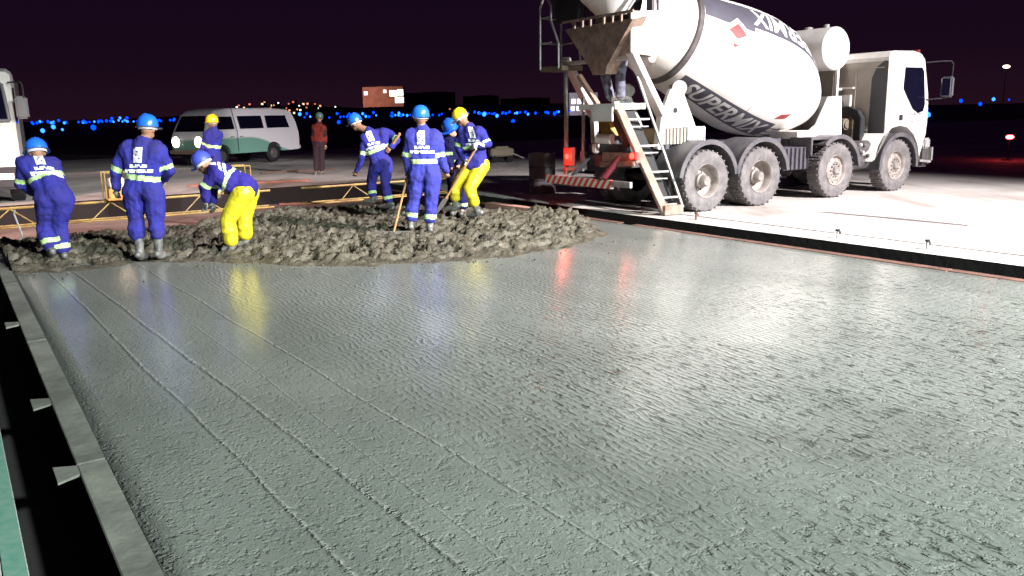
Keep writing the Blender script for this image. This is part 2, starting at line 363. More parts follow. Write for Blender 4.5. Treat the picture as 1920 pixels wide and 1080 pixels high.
# ---------------------------------------------------------------- heap of unscreeded concrete
FRONT = [(.45,11.35),(1.06,11.0),(1.82,11.15),(2.4,10.6),(3.0,10.05),(3.35,9.5),(4.0,8.95),(4.86,8.5),(5.7,8.4),(6.95,8.5),(7.7,8.85),(8.1,9.5),(8.5,10.3)]
BACK = [(.45,14.0),(1.6,14.2),(2.8,14.2),(4.0,14.9),(5.3,15.3),(6.8,14.4),(7.8,12.8),(8.5,11.6)]
def heap(s, v):
    f = interp(FRONT, v)+.22*noise.noise(Vector((v*2.2,s*.6,0)))+.10*noise.noise(Vector((v*7,s*2,4)))
    bk = interp(BACK, v)+.2*noise.noise(Vector((v*2,9,0)))
    fr = sm(f-.03, f+.75, s); br = sm(bk+.35, bk-.35, s)
    P = Vector((v,s,0))
    q = P+.05*Vector((noise.noise(P*5), noise.noise(P*5+Vector((9,0,0))), 0))
    vo = noise.voronoi(q*8.5)[0]; vo2 = noise.voronoi(q*20)[0]
    lump = (vo[1]-vo[0]); lump2 = (vo2[1]-vo2[0])
    n1 = noise.noise(P*1.1); n2 = noise.noise(P*3.3); n3 = noise.noise(P*8); n4 = noise.noise(P*30)
    cut = min(.10,max(0, noise.noise(Vector((v*3.6+3,s*6.0+3,0)))-.10)*1.1) + min(.05,max(0,noise.noise(Vector((v*9+1,s*14+7,0)))-.18)*.5)
    h = .075+.060*n1+.055*n2+.040*n3+.045*min(lump,.6)+.034*min(lump2,.5)+.012*n4+.010*noise.noise(P*17)-cut
    # trampled holes round the boots
    edge = min(1, max(0,(s-f)/.10)) if s > f else 0
    z = -.02+edge*.022+fr*h*1.15+edge*(.35+.65*fr)*(.02*max(0,lump2)+.018*max(0,n3)+.012*lump)-(1-br)*.45
    return z
bm = bmesh.new(); d = .021
nv = int(8.2/d); ns = int(7.6/d); rows = []
for a in range(ns+1):
    s = 8.1+a*d; row = []
    for c in range(nv+1):
        v = .5+c*d
        row.append((s,v) if interp(FRONT,v)-.35 < s < interp(BACK,v)+.9 else None)
    rows.append(row)
vm = [[bm.verts.new((v_[1],v_[0],heap(*v_))) if v_ else None for v_ in row] for row in rows]
for a in range(ns):
    for c in range(nv):
        q = (vm[a][c],vm[a][c+1],vm[a+1][c+1],vm[a+1][c])
        if all(q): bm.faces.new(q)
me = bpy.data.meshes.new('heap'); bm.to_mesh(me); bm.free()
for p in me.polygons: p.use_smooth = True
HEAPM = mat('wet_concrete_heap', (.115,.100,.074), .5, col2=(.055,.047,.035), vs=9, bump=.018, bs=45, spec=.4)
me.materials.append(HEAPM)
hp = link(bpy.data.objects.new('concrete_heap', me)); hp.rotation_euler = (0,0,LA)
tag(hp, 'rough heap of unlevelled wet concrete trodden by the workers', 'concrete', kind='stuff')
def heapz(p): return heap(p.dot(SV), p.dot(VV))
# clods thrown on the slab in front of the heap and lumps on the heap
cl = MB()
for i in range(420):
    v = random.uniform(.6,8.3); f = interp(FRONT,v); on = random.random() < .8
    s = f+random.uniform(.05,3.2) if on else f-random.expovariate(4.0)
    r = random.uniform(.010,.03) if on else random.uniform(.006,.016)
    z = heap(s,v) if on else .004
    if s > interp(BACK,v): continue
    cl.sph(lane(s,v,max(z,0)+r*.25), r, (random.uniform(.7,1.4),random.uniform(.7,1.4),random.uniform(.5,.9)), 1)
for v_ in cl.bm.verts: v_.co += .008*noise.noise_vector(v_.co*40)
tag(cl.build('concrete_clods', HEAPM, smooth=True, sharp=180), 'small clods of concrete scattered over and before the heap', 'concrete', kind='stuff')

# ---------------------------------------------------------------- steel side forms
def form(s0, s1, v0, v1, label, m, group, tabs=(), outer=-1):
    t = thing('side_form', lane((s0+s1)/2, (v0+v1)/2, ZB), LA, label, 'side form', group)
    L_ = s1-s0-.012; W = v1-v0; H = -ZB
    MB().box((0,0,H-.01+.004), (W,L_,.02)).build('top_flange', m, t, bevel=.004)
    MB().box((outer*-.25*W,0,(H-.02)/2), (.012,L_,H-.034)).build('web', DARKST, t)
    for s in tabs:
        y = s-(s0+s1)/2
        MB().prism([(-.06,-.13),(.047,-.075),(.047,.05),(-.06,.10)], lambda a,b_,c: Vector((outer*(W/2+.047)+a*1.0*-outer, y+b_, c)), H-.014, H-.001).build('stake_pocket', m, t)
    return t
edges = [(-4,-1.4),(-1.4,1.6),(1.6,4.62),(4.62,7.62),(7.62,10.62),(10.62,13.62),(13.62,16.6)]
names = ['nearest','second nearest','near','middle','far','farther','farthest']
for i, (a, b_) in enumerate(edges):
    if i < 1: continue
    desc = ['','left form length at the bottom edge of the view beside the dark gap','left form length with one stake pocket, next to the black gap','left form length with a single pocket at its middle, alongside smooth slab','left form length ending where the slab meets the rough heap','left form length behind the stooping worker beside the heap','left form length beyond the heap under the end of the yellow truss'][i]
    form(a, b_, .36, .50, desc, FORMG if i < 6 else RUST, 'steel forms along the left side of the slab', [q for q in (8.45,5.88,4.57,1.9) if a <= q < b_], -1)
for i, (a, b_) in enumerate([(-1.4,1.6),(1.6,4.6),(4.6,7.6),(7.6,9.6),(9.9,12.6),(12.7,15.6),(15.7,18.6)]):
    desc = ['right form length outside the corner of the slab','right form length at the right edge of the view by the black channel','right form length between slab and black channel below the outermost pin','right form length beside the two pins nearest the lorry','pinkish rusty form length right of the heap below the mixer wheels','rusty form length between heap tip and striped bumper','rusty form length behind the heap under the truss end'][i]
    form(a, b_, 8.73, 8.87, desc, RUST, 'steel forms along the right side of the slab', (), 1)
# boards lying beyond the forms on the right
for k, (s, v, l, ang, lab) in enumerate(((12.3,8.62,2.3,2,'pink lit board lying behind the heap tip below the striped bumper'),)):
    bx = MB().box((0,0,.03),(.20,l,.13)).build('board', mat('pink_lit_board',(.52,.29,.23),.8,var=.35,vs=4), bevel=.004)  # pink lamp light on the board is put into its colour
    bx.location = lane(s,v,-.06); bx.rotation_euler = (0,0,LA+R(ang)); tag(bx, lab, 'board', 'boards lying by the forms')
    bx.location.z = -.02
# stakes on the pavement
for k, (px,py) in enumerate(((1205,400),(1305,412),(1570,447),(1738,468))):
    p = gp(px,py); t = thing('form_pin', p, LA, ['form pin left of all pins, below the ladder foot','form pin just below the rear mixer wheel','black capped form pin on white pavement, third from the left','black capped form pin nearest the right edge'][k], 'pin', 'steel pins standing on the pavement edge')
    MB().cyl((0,0,-.01),(0,0,.10),.016).build('shaft', STEEL if k>1 else RUST, t, smooth=True)
    MB().cyl((0,0,.10),(0,0,.125),.03).box((.03,0,.075),(.05,.03,.04)).build('cap', BLACK if k > 1 else RUST, t)

# ================================================================= mixer truck
TA = R(32.3); TO = Vector((3.418,14.353,0))
truck = thing('concrete_mixer_truck', TO, TA, 'white four axle concrete mixer truck with striped rear bumper and lettered drum', 'truck')
def wheel(x, side, dual, root):
    """side=+1 near side (outer face at y=0), -1 far side"""
    y0 = 0 if side > 0 else 2.5; s = side
    wl = bpy.data.objects.new('wheel', None); wl.location = (x, y0, .53); link(wl, root)
    if side < 0: wl.rotation_euler = (0,0,math.pi)
    pr = [(.31,.30),(.32,.44),(.29,.515),(.25,.53),(.05,.53),(.015,.51),(0,.46),(.0,.40),(.012,.36),(.02,.30)]
    tb = MB().lathe((0,0,0),(0,1,0), pr, 40)
    if dual: tb.lathe((0,.34,0),(0,1,0), pr, 40)
    for k in range(56):
        a = 2*math.pi*k/56
        rot = Matrix.Rotation(-a,3,'Y')
        tb.box(rot @ Vector((.527,.08+(k%2)*.05,0)), (.024,.14,.03), rot)
        tb.box(rot @ Vector((.527,.24-(k%2)*.03,0)), (.024,.10,.03), rot)
    tb.build('tyre', TYRE, wl, smooth=True, sharp=35)
    if dual:
        rm = MB().lathe((0,0,0),(0,1,0), [(.02,.30),(.008,.295),(.03,.275),(.16,.262),(.20,.22),(.205,.15),(.20,.13)], 36)
        hb = MB().lathe((0,0,0),(0,1,0), [(.0,.0),(.0,.075),(.03,.095),(.10,.105),(.12,.13),(.2,.13)], 20)
        for k in range(10):
            a = 2*math.pi*k/10; hb.cyl((.155*math.cos(a),.18,.155*math.sin(a)),(.155*math.cos(a),.21,.155*math.sin(a)),.016,n=6)
    else:
        rm = MB().lathe((0,0,0),(0,1,0), [(.02,.30),(.006,.295),(.03,.27),(.07,.262),(.075,.24),(.045,.20),(.03,.17),(.045,.15)], 36)
        for k in range(10):
            a = 2*math.pi*(k+.5)/10; rm.cyl((.222*math.cos(a),.052,.222*math.sin(a)),(.222*math.cos(a),.07,.222*math.sin(a)),.022,n=8)
        hb = MB().lathe((0,0,0),(0,1,0), [(-.02,.0),(-.02,.06),(.0,.08),(.03,.085),(.045,.15)], 20)
        for k in range(10):
            a = 2*math.pi*k/10; hb.cyl((.125*math.cos(a),.005,.125*math.sin(a)),(.125*math.cos(a),.045,.125*math.sin(a)),.014,n=6)
    r_ = rm.build('rim', RIM, wl, smooth=True, sharp=40); hb.build('hub', HUB, wl, smooth=True, sharp=40)
    return wl
AX = ((0,1),(1.36,1),(3.50,0),(5.45,0))
for x, du in AX:
    wheel(x, 1, du, truck); wheel(x, -1, du, truck)
c = MB()
for y in (.83,1.67): c.box((2.35,y,.92),(7.6,.09,.28))
for x in (-1.3,.7,2.4,4.4,6.0): c.box((x,1.25,.9),(.12,.8,.2))
for x, du in AX: c.cyl((x,.35,.53),(x,2.15,.53),.075); c.sph((x,1.25,.53),.2,(1,1,1),2); c.box((x,.75,.72),(.9,.09,.07)); c.box((x,1.75,.72),(.9,.09,.07))
c.build('chassis', CHASSIS, truck, smooth=True)
# fenders
def fender(x, r, a0, a1, y0, y1, m=FENDER, z=.53, nm='mudguard'):
    f = MB(); n = 16; pts = []
    for i in range(n+1):
        a = R(a0+(a1-a0)*i/n); pts.append((x+r*math.cos(a), z+r*math.sin(a)))
    inn = [(x+(r-.035)*(q[0]-x)/r, z+(r-.035)*(q[1]-z)/r) for q in pts]
    f.prism(pts+inn[::-1], lambda a,b_,t: Vector((a,t,b_)), y0, y1)
    lip = [(x+(r-.07)*(q[0]-x)/r, z+(r-.07)*(q[1]-z)/r) for q in pts]
    f.prism([(x+(r+.012)*(q[0]-x)/r, z+(r+.012)*(q[1]-z)/r) for q in pts]+lip[::-1], lambda a,b_,t: Vector((a,t,b_)), y0-.03, y0-.003)
    return f.build(nm, m, truck, smooth=True, sharp=30)
for x in (0,1.36):
    fender(x,.70,8,172,-.02,.64); fender(x,.70,8,172,1.86,2.52)
fender(3.5,.68,5,130,-.02,.5); fender(3.5,.68,5,130,2.0,2.52)
MB().box((3.0,.24,1.16),(.62,.5,.05)).box((2.72,.24,1.0),(.05,.5,.3)).build('mudguard', FENDER, truck, bevel=.01)
fender(5.45,.66,-5,185,-.03,.5,FENDER); fender(5.45,.66,-5,185,2.0,2.53,FENDER)
# tanks and boxes between axles
t_ = MB().box((2.43,.35,.80),(.72,.5,.42))
for k in range(6): t_.box((2.13+k*.12,.085,.80),(.03,.03,.44))
t_.build('battery_box', mat('grey_box_plastic',(.075,.07,.088),.5,var=.4,vs=6), truck, bevel=.02)
at_ = MB().cyl((4.25,.35,.62),(4.85,.35,.62),.16,n=20).cyl((4.25,.3,.93),(4.8,.3,.93),.13,n=20).box((4.5,.5,.8),(.6,.1,.5))
for k in range(5): at_.sph((4.28+.14*k,.16,.75+.11*(k%3)),.045)
at_.build('air_tank', mat('dusty_grey_steel',(.11,.10,.105),.4,.3,var=.5,vs=8), truck, smooth=True)
for q_ in ((4.36,.99),(4.44,.84)): MB().cyl((q_[0],.12,q_[1]),(q_[0],.08,q_[1]),.03).build('valve', mat('bright_valve',(.8,.8,.8),.2,.6), truck)
# subframe and side fairings
sf = MB().box((1.9,1.25,1.11),(6.1,.95,.10))
for x in (-.6,.7,2.0,3.1): sf.box((x,.62,1.13),(.10,.5,.08)); sf.box((x,1.88,1.13),(.10,.5,.08))
sf.build('subframe', DGREY, truck, bevel=.01)
# --- drum
DF = Vector((3.96,1.28,1.84)); TILT = R(18.0); DA = Vector((-math.cos(TILT),0,math.sin(TILT))); E1 = Vector((0,-1,0)); E2 = Vector((math.sin(TILT),0,math.cos(TILT)))
PROF = [(a*.907,b*.957) for a,b in [(0,.45),(.10,.55),(.35,.70),(.70,.88),(1.05,1.02),(1.40,1.13),(1.70,1.18),(2.05,1.20),(2.45,1.18),(2.9,1.13),(3.4,1.05),(3.85,.98),(4.4,.90),(5,.78),(5.7,.62)]]
def drum_r(s):
    # smooth Catmull interpolation
    for i in range(len(PROF)-1):
        if s <= PROF[i+1][0] or i == len(PROF)-2:
            p0 = PROF[max(i-1,0)]; p1 = PROF[i]; p2 = PROF[i+1]; p3 = PROF[min(i+2,len(PROF)-1)]
            t = (s-p1[0])/(p2[0]-p1[0]); m1 = (p2[1]-p0[1])/(p2[0]-p0[0]); m2 = (p3[1]-p1[1])/(p3[0]-p1[0]); d_ = p2[0]-p1[0]
            return (2*t**3-3*t*t+1)*p1[1]+(t**3-2*t*t+t)*d_*m1+(-2*t**3+3*t*t)*p2[1]+(t**3-t*t)*d_*m2
def dpt(s, phi, off=0):
    r = drum_r(s)+off; return DF+DA*s+(E1*math.cos(phi)+E2*math.sin(phi))*r
dm = bmesh.new(); NS, NP = 90, 96; smax = 5.16
G = [[dm.verts.new(dpt(smax*a/NS, 2*math.pi*k/NP)) for k in range(NP)] for a in range(NS+1)]
for a in range(NS):
    for k in range(NP): dm.faces.new((G[a][k],G[a][(k+1)%NP],G[a+1][(k+1)%NP],G[a+1][k]))
dm.faces.new(G[0][::-1])
me = bpy.data.meshes.new('drum'); bmesh.ops.recalc_face_normals(dm, faces=dm.faces); dm.to_mesh(me); dm.free(); me.materials.append(WHITE)
me.polygons.foreach_set('use_smooth',[True]*len(me.polygons)); me.set_sharp_from_angle(angle=R(40))
drum = link(bpy.data.objects.new('drum', me), truck)
def ringp(s, h0, h1, ro, name, m, par, n=72):
    pr = [(s-h0, drum_r(s)-.01),(s-h0, ro),(s+h1, ro),(s+h1, drum_r(s)-.03)]
    return MB().lathe(DF, DA, pr, n).build(name, m, par, smooth=True, sharp=30)
ringp(4.03,.05,.05,drum_r(4.03)+.05,'roller_ring',mat('grey_ring_steel',(.13,.115,.115),.45,.3,var=.4,vs=6),drum)
ringp(4.95,.02,.02,drum_r(4.95)+.03,'seam_ring',BEIGE,drum)
ringp(2.25,.005,.005,drum_r(2.25)+.004,'weld_seam',BEIGE,drum)
MB().lathe(DF, DA, [(-.30,.0),(-.30,.22),(-.1,.28),(-.05,.40),(.0,.45)], 32).build('drive_flange', DGREY, drum, smooth=True, sharp=30)
def patch(name, fn, us, ws, m, off):
    """curved panel lying on the drum; fn(u,w)->(s,phi)"""
    bm = bmesh.new(); V = [[bm.verts.new(dpt(*fn(u,w_), off)) for w_ in ws] for u in us]
    for a in range(len(us)-1):
        for k in range(len(ws)-1): bm.faces.new((V[a][k],V[a+1][k],V[a+1][k+1],V[a][k+1]))
    bmesh.ops.recalc_face_normals(bm, faces=bm.faces)
    me = bpy.data.meshes.new(name); bm.to_mesh(me); bm.free(); me.materials.append(m)
    for p in me.polygons: p.use_smooth = True
    return link(bpy.data.objects.new(name, me), drum)
def lin(a,b_,n): return [a+(b_-a)*i/n for i in range(n+1)]
BAND = mat('grey_drum_band', (.072,.069,.092), .5, var=.2)
LOW = R(-65); LOWH = R(13.5); UP = R(41); UPH = R(15)
def low_c(s): return LOW
patch('lettering_band', lambda s,p: (s, LOW+p), lin(1.38,3.80,40), lin(-LOWH,LOWH,8), BAND, .004)
patch('lettering_band', lambda s,p: (s, UP+p), lin(.45,2.82,40), lin(-UPH,UPH,8), BAND, .004)
patch('lettering_band', lambda s,p: (s, UP+p-R(5)), lin(2.82,3.93,20), lin(-UPH,UPH*1.4,8), BAND, .0042)
def poly_patch(name, pts, s0, phi0, m, off):
    """flat polygon (x toward front, y up, metres) bent on the drum"""
    bm = bmesh.new(); bm.faces.new([bm.verts.new((x,y,0)) for x,y in pts]); cut_map(bm, s0, phi0, off, 1)
    me = bpy.data.meshes.new(name); bm.to_mesh(me); bm.free(); me.materials.append(m); return link(bpy.data.objects.new(name, me), drum)
def cut_map(bm, s0, phi0, off, flip):
    xs = [v.co.x for v in bm.verts]; ys = [v.co.y for v in bm.verts]
    for ax, lo, hi in ((0,min(xs),max(xs)),(1,min(ys),max(ys))):
        k = lo+.05
        while k < hi:
            n_ = Vector((1,0,0)) if ax==0 else Vector((0,1,0))
            bmesh.ops.bisect_plane(bm, geom=bm.verts[:]+bm.edges[:]+bm.faces[:], plane_co=n_*k, plane_no=n_); k += .05
    for v in bm.verts:
        s = s0-flip*v.co.x; v.co = dpt(s, phi0+flip*v.co.y/1.12, off)
def text_patch(name, body, size, s0, phi0, flip, m, off, sxk=1, shear=.0):
    cu = bpy.data.curves.new('txt','FONT'); cu.body = body; cu.size = size; cu.shear = shear; cu.align_x = 'CENTER'; cu.align_y = 'CENTER'; cu.offset = size*.022; cu.resolution_u = 4
    ob = bpy.data.objects.new('txt', cu); COL.objects.link(ob); dg = bpy.context.evaluated_depsgraph_get()
    me0 = bpy.data.meshes.new_from_object(ob.evaluated_get(dg)); bm = bmesh.new(); bm.from_mesh(me0)
    xs = [v.co.x for v in bm.verts]; ys = [v.co.y for v in bm.verts]; cy = (min(ys)+max(ys))/2; cx = (min(xs)+max(xs))/2
    for v in bm.verts: v.co.x = (v.co.x-cx)*sxk; v.co.y -= cy; v.co.z = 0
    cut_map(bm, s0, phi0, off, flip)
    me = bpy.data.meshes.new(name); bm.to_mesh(me); bm.free(); me.materials.append(m)
    bpy.data.objects.remove(ob); bpy.data.curves.remove(cu)
    return link(bpy.data.objects.new(name, me), drum)
LETW = mat('letter_white', (.62,.61,.60), .45)
text_patch('lettering', 'SUPERMIX', .56, 2.56, LOW, 1, LETW, .009, .80, .25)
text_patch('lettering', 'SUPERMIX', .62, 1.72, UP, -1, LETW, .009, .78, .2)
for k in range(3):
    poly_patch('stripe', [(0,0),(.50,.0),(.58,.035),(.08,.035)], 1.50-.05*k, LOW+R(-9+7*k), DGREY, .006)
poly_patch('emblem_ground', [(-.30,-.0),(-.0,-.30),(.30,0),(.30,.02),(.0,.32),(-.30,.02)], 3.22, R(14), LETW, .011)
poly_patch('emblem', [(-.20,-.01),(0,-.15),(.20,-.01),(0,.19)], 3.22, R(14), REDD, .015)
poly_patch('emblem', [(-.07,0),(0,-.06),(.07,0),(0,.015)], 3.22, R(1), REDD, .015)
poly_patch('emblem', [(-.17,-.08),(.10,-.0),(.17,.13),(-.10,.05)], 1.40, R(-42), REDD, .008)
# rollers + rear pedestal
rp_ = MB()
for y in (.55,1.95):
    rp_.prism([(-.72,1.44),(.20,1.44),(-.15,2.10),(-.42,2.10)], lambda a,b_,t: Vector((a,t,b_)), y-.05, y+.05)
    rp_.box((-.25,1.25,1.28),(.5,1.5,.3))
rp_.build('rear_pedestal', WHITE, truck, bevel=.012)
for y_ in (.60,1.96): MB().cyl((-.22,y_-.10,2.12),(-.12,y_+.10,2.09),.13,n=20).build('roller', HUB, truck, smooth=True)
MB().cyl((-.32,.480,1.74),(-.32,.502,1.74),.045,n=12).build('hole', BLACK, truck)
lv = MB().box((-.48,.45,1.30),(.66,.10,.26))
for k in range(8): lv.box((-.76+.08*k,.39,1.30),(.03,.03,.26))
lv.build('louvre_box', BEIGE, truck); 
lv = MB().box((.09,.45,1.32),(.40,.12,.27))
for k in range(6): lv.box((-.08+.07*k,.38,1.32),(.025,.03,.25))
lv.build('louvre_box', WHITE, truck)
fp = MB().prism([(3.1,1.14),(4.35,1.14),(4.28,1.95),(3.95,1.95),(3.6,1.40)], lambda a,b_,t: Vector((a,t,b_)), .55, .65)
fp.prism([(3.1,1.14),(4.35,1.14),(4.28,1.95),(3.95,1.95),(3.6,1.40)], lambda a,b_,t: Vector((a,t,b_)), 1.85, 1.95).box((4.28,1.25,1.55),(.12,1.2,.8))
fp.build('front_pedestal', WHITE, truck, bevel=.012)
MB().box((3.45,.75,1.22),(1.3,.7,.14)).build('deck_plate', WHITE, truck, bevel=.01)
# --- rear structure
sup = MB()
sup.bar((-1.45,.36,2.69),(-.78,.34,1.66),.10,.20,(0,1,0)); sup.bar((-1.45,2.16,2.69),(-.78,2.18,1.66),.10,.20,(0,1,0)); sup.bar((-.78,.34,1.68),(-.80,.4,1.1),.10,.14,(0,1,0)); sup.bar((-.78,2.18,1.68),(-.80,2.1,1.1),.10,.14,(0,1,0))
sup.bar((-1.40,.4,2.60),(-1.40,2.1,2.60),.07,.07)
sup.build('chute_support', WHITE, truck, bevel=.01)
MB().prism([(-1.52,3.30),(-.85,3.34),(-.78,2.95),(-1.05,2.62),(-1.52,2.66)], lambda a,b_,t: Vector((a,t,b_)), .26, .31).build('side_plate', WHITE, truck, bevel=.01)
# collector hopper: a funnel open at the top
def loft(b_, rings, cap=True):
    vs = [[b_.bm.verts.new(p) for p in r] for r in rings]; n = len(vs[0])
    for a in range(len(vs)-1):
        for i in range(n): b_.face([vs[a][i],vs[a][(i+1)%n],vs[a+1][(i+1)%n],vs[a+1][i]])
    if cap: b_.face(vs[0][::-1]); b_.face(vs[-1])
hp_ = MB()
def rect(x0,x1,y0,y1,z0,z1): return [Vector((x0,y0,z0)),Vector((x1,y0,z1)),Vector((x1,y1,z1)),Vector((x0,y1,z0))]
loft(hp_, [rect(-1.62,-1.30,.12,1.92,3.16,3.22), rect(-1.56,-1.28,.84,1.30,2.48,2.50), rect(-1.54,-1.28,.90,1.24,2.36,2.36), rect(-1.52,-1.30,.92,1.22,2.36,2.36), rect(-1.54,-1.30,.86,1.28,2.50,2.52), rect(-1.59,-1.33,.16,1.88,3.16,3.22), rect(-1.62,-1.30,.12,1.92,3.16,3.22)], False)
hp_.build('collector_hopper', DIRTYW_SHADED, truck)
rb = MB()
for y in (.4,.62,.84,1.2,1.42,1.64): rb.box((-1.62,y,3.21),(.03,.04,.13))
rb.bar((-1.64,.08,3.28),(-1.64,1.96,3.28),.03,.04)
rb.build('hopper_lip', DIRTYW_SHADED, truck)
MB().lathe((-1.12,1.22,3.34),(-.12,0,1), [(.0,.26),(.10,.34),(.30,.52),(.62,.74),(.62,.72),(.3,.5),(.1,.32),(.02,.25)], 36).build('charging_funnel', WHITE, truck, smooth=True, sharp=30)
fr_ = MB()
for y in (.34,2.15): fr_.bar((-1.06,y,3.2),(-1.06,y,4.3),.14,.05); fr_.bar((-.90,y,3.2),(-.90,y,4.3),.035,.035)
fr_.bar((-1.0,.34,4.25),(-1.0,2.15,4.25),.07,.07)
fr_.build('hopper_frame', DGREY, truck)
MB().prism([(1.62,3.28),(2.20,3.28),(2.30,3.9),(1.72,3.9),(1.50,3.6)], lambda a,b_,t: Vector((t,a,b_)), -1.60, -1.56).build('lip_shade_panel', BLACK, truck)  # dark panel in place of the shading at the hopper's left lip
# lower swivel chute, folded, and lumps of machinery
mch = MB().cyl((-1.05,1.2,1.15),(-1.05,1.2,1.75),.10).box((-1.2,1.15,1.12),(.35,.8,.14))
mch.bar((-1.55,1.75,.66),(-1.05,1.35,1.35),.08,.06); mch.bar((-1.4,.9,.72),(-.9,1.1,1.15),.08,.06)
mch.build('chute_pivot', DGREY, truck, bevel=.008)
MB().lathe((-1.16,1.33,1.45),(0,.4,1),[(-.25,.30),(-.25,.33),(.30,.33),(.30,.30)],24,R(60),R(250)).build('folded_chute', mat('yellow_chute_paint',(.55,.36,.06),.55,var=.5,vs=8), truck, smooth=True, sharp=30)
MB().box((-1.45,1.02,1.28),(.12,.42,.16)).box((-1.42,1.30,1.12),(.1,.12,.18)).build('work_box', WHITE, truck, bevel=.02)
MB().box((-1.42,.62,.98),(.10,.9,.16)).bar((-1.48,.2,.9),(-1.48,1.1,.84),.05,.10).build('tail_beam', mat('pinkish_beam',(.26,.16,.13),.6,var=.5,vs=9), truck, bevel=.01)
MB().cyl((-1.62,.82,.64),(-1.42,.62,1.0),.055).build('hydraulic_cylinder', mat('maroon_paint',(.22,.03,.05),.5), truck, smooth=True)
# striped bumper
def stripe_mat():
    m = bpy.data.materials.new('red_white_stripes'); m.use_nodes = True; n = m.node_tree.nodes; L = m.node_tree.links; p = n['Principled BSDF']; p.inputs['Roughness'].default_value = .35
    tc = n.new('ShaderNodeTexCoord'); sp = n.new('ShaderNodeSeparateXYZ'); L.new(tc.outputs['Object'], sp.inputs[0])
    a = n.new('ShaderNodeMath'); a.operation = 'MULTIPLY_ADD'; a.inputs[1].default_value = .8; L.new(sp.outputs[2], a.inputs[0]); L.new(sp.outputs[1], a.inputs[2])
    b_ = n.new('ShaderNodeMath'); b_.operation = 'MULTIPLY'; b_.inputs[1].default_value = 6.2; L.new(a.outputs[0], b_.inputs[0])
    f = n.new('ShaderNodeMath'); f.operation = 'FRACT'; L.new(b_.outputs[0], f.inputs[0]); g_ = n.new('ShaderNodeMath'); g_.operation = 'GREATER_THAN'; g_.inputs[1].default_value = .5; L.new(f.outputs[0], g_.inputs[0])
    mx = n.new('ShaderNodeMix'); mx.data_type = 'RGBA'; L.new(g_.outputs[0], mx.inputs[0]); mx.inputs[6].default_value = (.72,.66,.60,1); mx.inputs[7].default_value = (.62,.045,.03,1); L.new(mx.outputs[2], p.inputs['Base Color'])
    return m
MB().box((-1.60,1.60,.53),(.06,1.95,.15)).build('rear_bumper', stripe_mat(), truck, bevel=.006)
for bb_ in (MB().box((-1.60,.38,.55),(.06,.48,.10)), MB().bar((-1.58,1.0,.6),(-1.3,1.0,.85),.07,.07), MB().bar((-1.58,1.9,.6),(-1.3,1.7,.85),.07,.07)): bb_.build('bumper_bar', STEEL, truck, bevel=.006)
for (x,y,z) in ((-1.46,2.06,.95),(-1.50,.20,1.02)):
    hs = MB().box((x+.03,y,z),(.08,.26,.34) if y > 1 else (.08,.14,.12)).build('tail_lamp_housing', RED, truck, bevel=.01)
    MB().cyl((x-.015,y+.02,z),(x-.03,y+.02,z),.05,n=16).build('lens', TAIL, hs)
# caged platform on the far side
cg = MB(); px0,px1,py0,py1,pz = -1.62,-1.15,2.02,2.72,2.52
cg.box(((px0+px1)/2,(py0+py1)/2,pz),(px1-px0,py1-py0,.09)); cg.build('rear_platform', mat('drab_platform_steel',(.22,.17,.12),.7,var=.4,vs=6), truck, bevel=.01)
cg = MB()
for x in (px0,px1):
    cg.pipe([(x,py1-.02,pz),(x,py1-.04,3.6),(x,py1-.14,3.76),(x,py1-.28,3.76),(x,py1-.38,3.6),(x,py1-.38,3.35),(x,py0+.1,2.95),(x,py0+.1,pz)],.02)
    for z in (2.98,3.42): cg.cyl((x,py1-.03,z),(x,py1-.38,z),.013)
for z in (2.98,3.42): cg.cyl((px0,py1-.03,z),(px1,py1-.03,z),.013)
cg.build('guard_rail', STEEL, truck, smooth=True)
MB().bar((-1.42,2.18,.62),(-1.42,2.18,2.48),.06,.05).bar((-1.42,1.66,.8),(-1.42,1.66,2.0),.045,.04).bar((-1.42,2.18,.72),(-1.42,1.66,.72),.05,.05).build('platform_post', STEEL, truck)
MB().bar((-1.452,2.18,.62),(-1.452,2.18,1.12),.065,.01).build('reflector_strip', RED, truck)
# near side ladder and landing
def ladder():
    b0, t0 = Vector((-.90,.08,.06)), Vector((-1.66,.40,1.80)); b1, t1 = Vector((-.55,.02,.12)), Vector((-1.30,.36,2.30))
    s = MB(); s.bar(b0,t0,.07,.15,(1,0,0)); s.box(b0+Vector((.14,-.02,.03)),(.42,.12,.16)); st = s.build('ladder', DIRTYW_SHADED, truck, bevel=.006); st['label'] = 'steel access ladder with dusty stringers'
    s = MB(); s.bar(b1,t1,.03,.04,(1,0,0)); s.build('stringer', STEEL, st)
    for k in range(4):
        f = .14+k*.25; a = b0.lerp(t0,f); c_ = b1.lerp(t1,f*.84); c_.z = a.z
        MB().bar(a,c_,.035,.03).bar(a+Vector((0,.02,-.12)),c_+Vector((0,.02,-.12)),.02,.02).build('rung', STEEL, st)
ladder()
MB().prism([(-.95,.22),(-.60,.22),(-1.36,1.95),(-1.66,1.78)], lambda a,b_,t: Vector((a,.16+t+(b_-.2)*.17,b_)), .04,.05).build('ladder_dark_backing', BLACK, truck)  # dark sheet added where only dark background shows between the rungs
MB().box((-1.40,.90,1.82),(.66,1.0,.10)).box((-1.745,.72,1.70),(.03,.56,.24)).build('landing', WHITE, truck, bevel=.01)
MB().bar((-1.62,1.0,1.86),(-1.62,1.52,2.36),.08,.07).build('chute_edge', mat('pink_rail',(.52,.30,.24),.6,var=.4,vs=7), truck)
MB().bar((-1.52,.70,1.70),(-1.25,.62,1.15),.05,.14).build('bracket', RUST, truck)
MB().lathe((-1.02,.42,2.60),(0,1,0),[(-.1,.0),(-.1,.09),(-.02,.13),(.1,.13)],20).build('gearbox', RIM, truck, smooth=True, sharp=30)
